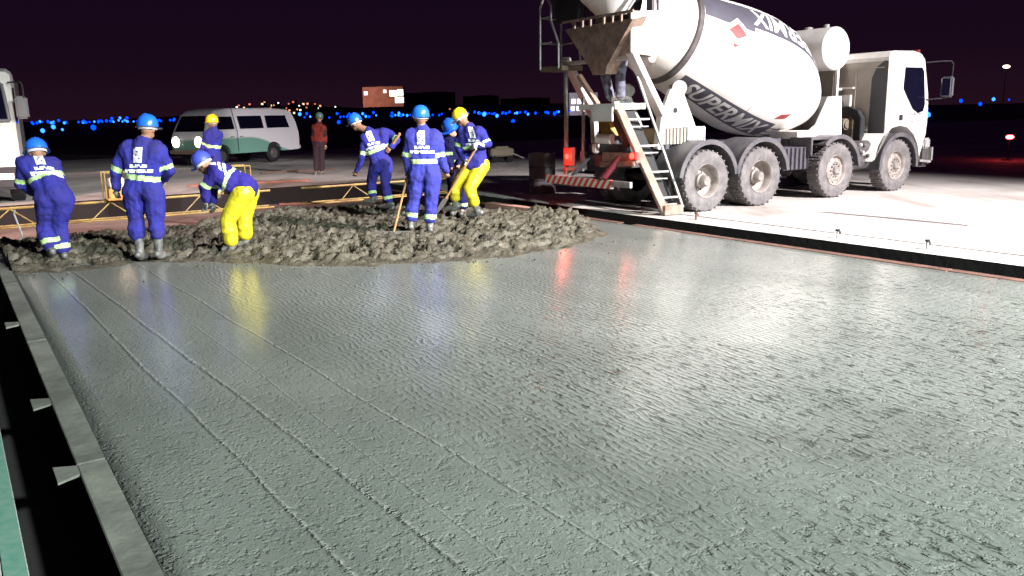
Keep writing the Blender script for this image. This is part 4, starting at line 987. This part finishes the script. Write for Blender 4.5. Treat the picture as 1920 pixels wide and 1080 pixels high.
    for k in 'LR':
        hp2, kn, an = P['hp'+k], P['kn'+k], P['an'+k]; end = kn.lerp(an, pantend)
        tr.hull(hp2, kn, .122*T, .088*T); tr.hull(kn, end, .090*T, .086*T)
        mid = kn.lerp(end,.55)+Vector((0,-.015,0)); tr.sph(mid,.090*T,(1,1,.7),2)
        if bottom: tr.hull(pel.lerp(hp2,.6)-spine*.02, hp2, .118*T, .128*T)
    cv = remesh(c, 'shirt' if bottom else 'coverall', [top, REFL, vest or top], t, vox, 4, .05)
    # reflective bands painted on the cloth as tape
    def bandtest(p, a, b2, t0, t1, rmax):
        d_ = b2-a; t_ = (p-a).dot(d_)/d_.length_squared
        return t0 < t_ < t1 and (p-(a+d_*t_)).length < rmax
    wb0 = pel.lerp(neck,.40)
    for p in cv.data.polygons:
        q = p.center
        if vest and bandtest(q, pel, neck, .12, .98, .26) and min(seg_t(q,P['el'+k],P['sh'+k])[1] for k in 'LR') > .04 and not any(bandtest(q,P['sh'+k],P['el'+k],.25,1,.11) for k in 'LR'): p.material_index = 2
        if bands:
            hitarm = any(bandtest(q, P['sh'+k], P['el'+k], .74, .94, .11*T) for k in 'LR')
            arm = min(min(seg_t(q,P['sh'+k],P['el'+k])[1],seg_t(q,P['el'+k],P['ha'+k])[1]) for k in 'LR')
            tor = seg_t(q, pel, neck)[1]
            if hitarm and arm < tor: p.material_index = 1
            elif bandtest(q, pel, neck, bands if isinstance(bands,float) else .30, (bands if isinstance(bands,float) else .30)+.115, .30*T) and arm > .082*T: p.material_index = 1
            elif not bottom and ankle and any(bandtest(q, P['kn'+k], P['an'+k], pantend-.14, pantend+.03, .13*T) for k in 'LR'): p.material_index = 1
    if bottom:
        remesh(tr, 'trousers', [bottom], t, vox, 4, .022)
    # ---- boots
    for k in 'LR':
        kn, an = P['kn'+k], P['an'+k]; bb = MB()
        bb.hull(kn.lerp(an,.40), an, .064, .052); bb.hull(an+Vector((0,0,-.035)), toe[k], .052, .043); bb.hull(an+Vector((0,0,-.03)), an.lerp(toe[k],-.35)+Vector((0,0,-.02)), .05, .045)
        remesh(bb, 'boot', [boot], t, .014, 3)
    # ---- helmet with brim and band
    if helmet:
        c0 = h+hup*.035; hm = MB()
        prf = [(.0,.122),(.03,.124),(.075,.118),(.115,.098),(.142,.065),(.155,.025),(.157,0)]
        hm.lathe(c0, hup, prf, 28)
        pts = []
        for i in range(28):
            a = 2*math.pi*i/28; dr = side*math.cos(a)+face*math.sin(a); ex = .018+.045*max(0,math.sin(a))
            pts.append((c0+dr*.126, c0+dr*(.128+ex)-hup*.006))
        for q0, q1 in zip(pts, pts[1:]+pts[:1]):
            v_ = [hm.bm.verts.new(x_) for x_ in (q0[0],q0[1],q1[1],q1[0])]; hm.face(v_)
            v_ = [hm.bm.verts.new(x_-hup*.006) for x_ in (q0[0],q1[0],q1[1],q0[1])]; hm.face(v_)
        for i in (-1,0,1): hm.hull(c0+side*i*.03+hup*.148-face*.05-hup*abs(i)*.006, c0+side*i*.03+hup*.148+face*.05-hup*abs(i)*.006, .010,.010,1)
        hel = hm.build('helmet', helmet, t, smooth=True, sharp=50)
        MB().lathe(c0, hup, [(-.035,.100),(-.035,.108),(.0,.112),(.0,.10)], 24).build('helmet_band', mat('helmet_lining',(.55,.55,.62),.7), hel, smooth=True)
    # ---- printed mark on the back
    if emblem:
        bk = -fwd if back is None else Vector(back).normalized()
        cvm = cv.data; bvh = BVHTree.FromPolygons([v.co[:] for v in cvm.vertices], [p.vertices[:] for p in cvm.polygons])
        lx = lat if lat.dot(side) > 0 else lat; up_ = spine.normalized(); 
        cc = pel.lerp(neck,emb); em = MB(); W_ = .34; H_ = .31
        def hit(u,v_):
            o_ = cc+lx*(u-.5)*W_+up_*(.5-v_)*H_+bk*.5; r_ = bvh.ray_cast(o_, -bk, 1.0)
            return r_[0]+r_[1]*.004 if r_[0] else None
        nr, nc = len(GLYPH), 16
        for a in range(nr):
            for k in range(nc):
                if GLYPH[a][k] == '#':
                    qs = [hit((k+i)/nc,(a+j_)/nr) for i,j_ in ((0,0),(1,0),(1,1),(0,1))]
                    if all(qs): em.face([em.bm.verts.new(x_) for x_ in qs])
        if len(em.bm.faces): em.build('back_print', PRINT, cv)
        else: em.bm.free()
    return t, P, root
def pole(name, label, cat, a, b_, r, m, blade=None, group=None):
    a = Vector(a); b_ = Vector(b_); t = thing(name, b_, 0, label, cat, group); MB().cyl(a-b_, (0,0,0), r, n=10).build('handle', m, t, smooth=True)
    d = (b_-a).normalized(); x, y, z = frame(d)
    if blade == 'shovel': MB().prism([(-.11,0),(.11,0),(.12,.18),(.0,.30),(-.12,.18)], lambda p,q,s_: x*p+z*q+y*s_, -.004,.004).build('blade', mat('worn_blade',(.25,.23,.21),.4,.6), t)
    if blade == 'rake':
        bl = MB().box((0,0,.0),(.5,.03,.04)); 
        for i in range(9): bl.box((-.24+.06*i,-.0,-.05),(.012,.012,.08))
        bl.build('rake_head', mat('worn_blade',(.25,.23,.21),.4,.6), t)
    return t

person(10.15, dict(head=(70,287,.16),neck=(78,303,.12),pel=(102,360,0),shL=(44,304,.02),shR=(98,308,.18),elL=(38,345,.05),haL=(62,362,.25),elR=(96,352,.35),haR=(74,368,.40),
    hpL=(86,376,0),hpR=(118,374,.05),knL=(84,424,.10),knR=(110,426,.12),anL=(97,470,-.02),anR=(120,478,.1)),
    'worker in blue coverall and blue helmet stooping at the far left edge', face=(-.55,.75,-.35), back=(.25,-.8,.55), boot=BOOTG, bands=.42, glove=GLOVE, thick=1.1, emb=.78)
person(10.35, dict(head=(277,243,.02),neck=(270,262,0),pel=(267,348,0),shL=(235,280,0),shR=(300,280,0),elL=(216,322,0),haL=(219,356,.03),elR=(317,318,.06),haR=(306,338,.25),
    hpL=(250,362,0),hpR=(288,362,0),knL=(256,418,.03),knR=(292,416,.03),anL=(263,476,0),anR=(299,474,0)),
    'worker in blue coverall standing with back turned, left of the one in yellow trousers', face=(.15,1,-.15), back=(0,-1,.05), pantend=.36, thick=1.13, glove=GLOVE, bands=.13, ankle=False, emb=.56)
person(10.6, dict(head=(384,309,.02),neck=(402,322,0),pel=(456,345,0),shL=(404,322,-.15),shR=(408,318,.18),elL=(384,352,-.15),haL=(386,378,-.1),elR=(398,352,.2),haR=(400,380,.12),
    hpL=(456,362,-.09),hpR=(466,360,.10),knL=(427,412,-.10),knR=(458,408,.10),anL=(434,458,-.08),anR=(460,446,.12),toL=(420,468,-.1),toR=(448,458,.1)),
    'worker in yellow waterproof trousers and blue top bending down to the left', bottom=YEL, face=(-.85,.05,-.55), headup=(-.5,0,.85), back=(.05,-.75,.65), bands=.36, pantend=.80, boot=BOOT, glove=BOOT, thick=1.16, emb=.86, top=mat('dim_blue_coverall_cloth',(.032,.024,.22),.85,var=.4,vs=6,bump=.008,bs=24,spec=.15), helmet=mat('dim_blue_helmet',(.05,.07,.42),.4))
person(17.0, dict(head=(398,232,0),neck=(400,242,0),pel=(398,292,0),shL=(388,253,-.05),shR=(410,252,.1),elL=(382,272,-.05),haL=(374,290,-.02),elR=(406,274,.12),haR=(392,288,.12),
    hpL=(392,300,0),hpR=(404,300,0),knL=(390,335,0),knR=(406,335,0),anL=(392,369,0),anR=(408,369,0)),
    'worker in yellow helmet standing before the minibus headlight', helmet=HYEL, face=(-.8,.5,0), emblem=False, boot=BOOT, vox=.018)
person(26.0, dict(head=(599,222,0),neck=(598,230,0),pel=(598,270,0),shL=(589,239,0),shR=(608,239,0),elL=(586,256,0),haL=(588,272,0),elR=(611,256,0),haR=(610,272,0),
    hpL=(593,276,0),hpR=(603,276,0),knL=(593,300,0),knR=(603,300,0),anL=(593,323,0),anR=(604,323,0)),
    'worker in red vest and pale green helmet standing in the dark background', top=mat('dark_red_shirt',(.04,.012,.02),.85), bottom=mat('dark_trousers',(.03,.015,.02),.9), vest=mat('red_vest',(.24,.02,.012),.8,var=.3,vs=9), helmet=HGRN, face=(0,-1,0), emblem=False, bands=False, boot=BOOT, vox=.025, skin=SKIN2)
t6, P6, R6 = person(14.6, dict(head=(668,232,.05),neck=(690,245,0),pel=(714,300,0),shL=(684,258,-.02),shR=(726,248,.10),elL=(680,292,-.02),haL=(668,322,.1),elR=(745,262,.0),haR=(733,276,-.05),
    hpL=(706,310,0),hpR=(724,308,.05),knL=(696,340,.12),knR=(722,346,-.05),anL=(700,372,.05),anR=(730,382,-.05)),
    'worker in blue coverall leaning left with arm out, left of the central standing worker', face=(-.85,.35,-.35), headup=(-.3,0,1), back=(.1,-.95,.2), boot=BOOT, bands=.28)
t7, P7, R7 = person(11.8, dict(head=(789,223,0),neck=(792,240,0),pel=(794,318,0),shL=(767,256,0),shR=(820,256,0),elL=(762,296,0),haL=(766,322,.05),elR=(828,296,0),haR=(836,322,.1),
    hpL=(781,330,0),hpR=(811,330,0),knL=(776,378,.03),knR=(808,378,.0),anL=(770,424,0),anR=(806,430,0)),
    'worker in blue coverall standing in the centre with back turned, holding a wooden pole', face=(-.2,1,0), back=(0,-1,.05), boot=BOOT, pantend=.58, thick=1.10, bands=.15, emb=.66, top=COVERB)
person(13.6, dict(head=(845,243,0),neck=(852,258,.05),pel=(858,318,.1),shL=(838,264,0),shR=(868,264,.1),elL=(838,292,0),haL=(846,314,-.1),elR=(868,292,.1),haR=(860,310,-.1),
    hpL=(850,328,.1),hpR=(866,328,.1),knL=(850,362,.1),knR=(868,362,.1),anL=(852,392,.1),anR=(868,394,.1)),
    'worker in navy with blue helmet looking down, behind the yellow trousered shoveller', top=NAVY, face=(-.15,-.85,-.45), headup=(-.3,-.3,.9), skin=SKIN2, emblem=False, boot=BOOT, bands=.22)
t9, P9, R9 = person(13.0, dict(head=(866,224,.05),neck=(880,238,0),pel=(892,300,0),shL=(866,246,.10),shR=(902,248,-.10),elL=(858,276,.1),haL=(872,300,-.12),elR=(914,270,-.15),haR=(896,272,-.28),
    hpL=(880,312,.05),hpR=(903,310,0),knL=(856,348,.05),knR=(880,354,-.10),anL=(853,386,.1),anR=(896,398,-.02)),
    'worker with yellow helmet and yellow trousers leaning on a shovel near the mixer', helmet=HYEL, bottom=YEL, face=(-.75,.35,-.45), headup=(-.2,0,1), back=(.2,-.9,.2), boot=BOOT, glove=mat('white_glove',(.72,.68,.64),.8), bands=.34, pantend=.55, thick=1.08)
tp = TM @ Vector((-1.15,1.0,1.93))
tp_l = TM @ Vector((-1.42,.86,1.89)); YW = 15.0
def hp3(x,y,z): return TM @ Vector((x,y,z))
# worker on the landing, upper body hidden behind the hopper: built directly in truck space
def px_of(p):
    d = p-Vector((0,0,CAMH)); z = d.dot(fw); return (960+FPX*d.dot(rr)/z, 540-FPX*d.dot(uu)/z, p.y)
J10 = {}
B = dict(head=(-1.00,1.05,3.02),neck=(-1.0,1.10,2.96),pel=(-.98,1.20,2.72),shL=(-.98,1.34,2.90),shR=(-.98,.92,2.90),elL=(-.85,1.38,2.75),haL=(-.80,1.3,2.9),elR=(-.85,.9,2.75),haR=(-.80,1.0,2.92),
    hpL=(-1.02,1.30,2.66),hpR=(-1.02,1.10,2.66),knL=(-1.16,1.38,2.36),knR=(-1.16,.96,2.34),anL=(-1.10,1.30,2.00),anR=(-1.12,1.00,2.00))
for k, q in B.items():
    a = px_of(hp3(*q)); J10[k] = (a[0], a[1], a[2]-YW)
person(YW, J10, 'worker in faded jeans on the truck landing, upper body behind the hopper', top=mat('dark_work_shirt',(.03,.03,.04),.9), bottom=JEANS, helmet=HBLUE, face=(.8,.5,0), emblem=False, bands=False, boot=BOOT, glove=None, pantend=.93)

p7 = R7+P7['haL']; pole('rake', 'wooden rake pole held by the central worker, its head in the concrete heap', 'rake', p7+(p7-at(738,436,11.7))*.18, at(738,436,11.7), .017, WOOD, 'rake')
p9 = R9+P9['haR']; e9 = at(836,372,12.9); pole('shovel', 'wooden handled shovel held by the worker in yellow helmet and trousers', 'shovel', p9+(p9-e9)*.06, e9, .018, WOOD, 'shovel')
p6 = R6+P6['haR']; pole('broom_pole', 'thick wooden pole held by the worker leaning left', 'pole', at(750,250,14.5), p6+(p6-at(750,250,14.5))*.3, .026, WOOD)

# ================================================================= airfield lights and far town
random.seed(21)
def tax(px, py, size, m, lab, d=None):
    D = d or 140
    p = at(px,py,D); z = max(p.z, .12)
    o_ = MB(); o_.cyl((0,0,-z),(0,0,0),.04,n=6); o_.mi = 1; o_.sph((0,0,0), size, (1,1,1.1), 1)
    ob = o_.build('taxiway_light', [BLACK, m], None, smooth=True); ob.location = (p.x,p.y,z)
    return tag(ob, lab, 'airfield light', 'blue airfield lights')
bl = [(962,229,5,165),(878,243,4,100),(1040,213,4,300),(932,217,4,260),(942,212,3,500),(985,210,3,500),(990,214,3,400),(1004,212,3,420),(1044,210,3,500),(1133,208,4,300),(908,214,5,200),(890,210,3,500),(955,210,3,500),
      (752,216,4,300),(735,212,3,500),(748,212,3,500),(635,229,4,150),(655,214,3,420),(680,213,3,420),(632,213,3,420),(598,214,3,500),(562,214,4,380),(575,213,3,500),(700,211,3,500),
      (175,239,6,130),(100,238,5,140),(80,245,5,125),(117,243,3,125),(60,230,3,420),(90,228,3,400),(75,228,3,600),(110,226,3,600),(210,222,3,430),(225,221,3,600),(238,221,3,420),
      (1740,215,6,90),(1738,206,3,300),(1802,189,4,300),(1838,195,4,200),(1863,186,4,300),(1892,187,2,500),(1147,203,3,400),(1115,206,3,400),
      (340,228,3,300),(352,226,3,300)]
for k in range(110):
    px = random.uniform(50,330) if k < 50 else random.uniform(560,1140)
    bl.append((px, 231-.0204*(px-60)-1+random.uniform(-1.2,1.8), random.choice((2,2.4,3)), random.choice((380,500,700))))
for k,(px,py,sz,D) in enumerate(bl):
    hz = 230.9-.0204*(px-60)
    z = CAMH-(py-hz)*D/FPX
    pos = 'left' if px < 340 else 'middle' if px < 1000 else 'right'
    big = sz >= 5
    if big: lab = {175:'bright blue airfield light left of the standing worker helmet',100:'bright blue airfield light right of the lorry mirror',80:'blue airfield light just right of the lorry cab',962:'brightest blue airfield light, alone below the row right of the shoveller',908:'blue airfield light above right of the shoveller',1740:'bright blue airfield light touching the front of the mixer cab'}.get(px, 'bright blue airfield light')
    else: lab = {'left':'small blue airfield light in the far row on the left','middle':'small blue airfield light in the far row behind the workers','right':'small blue airfield light in the far row around the mixer'}[pos]
    if not big:
        anchors = ((70,'above the leftmost worker'),(120,'right of the lorry mirror'),(170,'right of the leftmost worker'),(215,'between lorry and standing worker'),(262,'beside the standing worker helmet'),(310,'between standing worker and minibus'),(360,'over the minibus front'),(590,'right of the minibus roof'),(625,'just right of the red vested worker'),(665,'above the worker leaning left'),(715,'right of the worker leaning left'),(770,'left of the central helmet'),(830,'right of the central helmet'),(880,'above the shoveller helmet'),(930,'right of the shoveller'),(975,'between shoveller and rear cage'),(1010,'left of the rear platform cage'),(1058,'just left of the platform posts'),(1200,'behind the mixer rear posts'),(1770,'touching the mixer cab front'),(1850,'between mixer mirror and mast'),(2000,'below the lamp mast'))
        lab = ('pale ' if False else '')+('larger' if sz >= 4 else 'small' if sz >= 2.5 else 'tiny')+' blue airfield light '+next(t_ for x_, t_ in anchors if px <= x_)
        hz_ = 230.9-.0204*(px-60); dy_ = py-hz_; lab = ('deep ' if (k%3) else 'pale ')+lab+('' if dy_ > 1.2 else ', riding high' if dy_ < -1 else ', in the row')
    tax(px, py, sz*D/FPX*.82, BLUEL if (k%3 and not big) or k%4==0 else CYANL, lab, D)
WIN_O = mat('orange_window', (1,.42,.18), .5, emit=1.3); WIN_W = mat('white_window', (1,.93,.9), .5, emit=3.0); WIN_R = mat('red_window',(1,.25,.16),.5,emit=1.0)
DARKB = mat('night_building', (.035,.022,.03), .9, var=.3, vs=.2)
BRIGHTB = mat('floodlit_wall', (.42,.20,.16), .8, var=.4, vs=.15)
def building(px0, px1, pyt, D, m, label, wins, group=None, dep=14):
    pm = (px0+px1)/2; hz = 230.9-.0204*(pm-60); c_ = at(pm,hz,D); wd = (px1-px0)*D/FPX; ht = CAMH+(hz-pyt)*D/FPX
    t = thing('building', (c_.x,c_.y,0), 0, label, 'building', group)
    MB().box((0,dep/2,ht/2),(wd,dep,ht)).box((wd*.1,dep/2,ht+.3),(wd*.5,dep*.6,.6)).build('wall', m, t)
    for (u,v_,a,b2,mm) in wins:
        MB().box((-wd/2+u*wd,-.1,v_*ht),(a,.2,b2)).build('window', mm, t)
    return t
b1 = building(683,757,166,900,BRIGHTB,'floodlit reddish terminal building with bright white windows on the horizon',
    [(.76,.78,8,6,WIN_W),(.93,.80,6,6.5,WIN_W),(.90,.56,9,6,WIN_W),(.08,.80,3.5,3.5,WIN_W),(.55,.85,3,3,WIN_W)]+[(.15+.07*k,.28,1.6,2,WIN_O) for k in range(9)])
building(762,852,176,760,DARKB,'long dark building right of the floodlit terminal',[(.9,.3,1.5,1,WIN_R)])
building(870,935,182,800,DARKB,'low dark hangar on the horizon above the shoveller',[(.3,.5,3,1,WIN_R)])
building(940,1030,186,900,DARKB,'low dark hangar right of the workers on the horizon',[(.8,.3,3,1.6,WIN_R)])
building(1068,1120,176,420,mat('white_lit_wall',(.6,.55,.6),.8,var=.3,vs=.3),'white lit building seen through the rear platform posts of the mixer',[(.15+.2*k,.62,1.8,2.2,WIN_W) for k in range(4)]+[(.12+.2*k,.3,1.6,2,WIN_W) for k in range(4)])
spot('terminal_floodlight', b1.location+Vector((-30,-60,24)), b1.location+Vector((0,0,14)), 170000, (1,.6,.45), 60, .5, .5)
bw = bpy.data.objects['building.004'] if 'building.004' in bpy.data.objects else b1
spot('white_building_floodlight', bw.location+Vector((-8,-40,12)), bw.location+Vector((0,0,4)), 30000, (.95,.93,1), 60, .5, .5)
# far hillside town
hl_ = MB(); n = 60
for k in range(n+1):
    px = -100+1500*k/n; hz = 230.9-.0204*(px-60); c_ = at(px,hz,1500); h_ = 4+18*math.exp(-((px-520)/190)**2)+4*noise.noise(Vector((k*.4,0,0)))
    hl_.bm.verts.new((c_.x,c_.y,-2)); hl_.bm.verts.new((c_.x,c_.y+60,h_)); hl_.bm.verts.new((c_.x,c_.y+500,-2))
hl_.bm.verts.ensure_lookup_table(); V_ = hl_.bm.verts
for k in range(n):
    for a in (0,1): hl_.face([V_[3*k+a],V_[3*k+3+a],V_[3*k+4+a],V_[3*k+1+a]])
n0 = len(hl_.bm.verts)  # low dark ridge added to leave the terminal's base in darkness
for k in range(31):
    px = 540+640*k/30; hz = 230.9-.0204*(px-60); c_ = at(px,hz,760); h_ = 9.5*sm(0,3,k)*sm(30,27,k)+1.0*noise.noise(Vector((k*.9,3,0)))
    hl_.bm.verts.new((c_.x,c_.y,-2)); hl_.bm.verts.new((c_.x,c_.y+8,max(h_,0))); hl_.bm.verts.new((c_.x,c_.y+60,-2))
hl_.bm.verts.ensure_lookup_table(); V_ = hl_.bm.verts
for k in range(30):
    for a in (0,1): hl_.face([V_[n0+3*k+a],V_[n0+3*k+3+a],V_[n0+3*k+4+a],V_[n0+3*k+1+a]])
tag(hl_.build('hills', mat('night_hill',(.02,.012,.016),.95)), kind='structure')
def hlab(px, up):
    a = 'above the minibus windscreen' if px < 430 else 'above the minibus door' if px < 470 else 'above the minibus middle window' if px < 510 else 'above the minibus rear window' if px < 550 else 'right of the minibus roof' if px < 590 else 'above the red vested worker' if px < 620 else 'left of the leaning worker' if px < 655 else 'left of the floodlit terminal'
    return ('higher' if up > 20 else 'middle' if up > 11 else 'low')+' lit house of the far town '+a
random.seed(5); used = set()
for k in range(90):
    px = random.gauss(520,75); px = min(680,max(395,px)); hz = 230.9-.0204*(px-60); up = random.uniform(3,28)*math.exp(-((px-520)/150)**2)+4; D = random.uniform(1380,1480)
    lb = hlab(px, up); cw = random.choice(('orange','white','red','warm'))
    if (lb,cw) in used: continue
    used.add((lb,cw)); WM = {'orange':WIN_O,'white':WIN_W,'red':WIN_R,'warm':mat('warm_window',(1,.66,.42),.5,emit=1.8)}[cw]
    c_ = at(px,hz,D); t = thing('house', (c_.x,c_.y,0), random.uniform(-.5,.5), lb.replace(' lit house', ' house with one %s window' % cw), 'house', 'houses of the far town')
    ht = CAMH+up*D/FPX; MB().box((0,0,ht/2),(7,6,ht)).build('wall', DARKB, t)
    s_ = random.choice((2.2,2.8,3.6)); MB().box((0,-3.2,ht-2),(s_,.4,s_*.8)).build('window', WM, t)
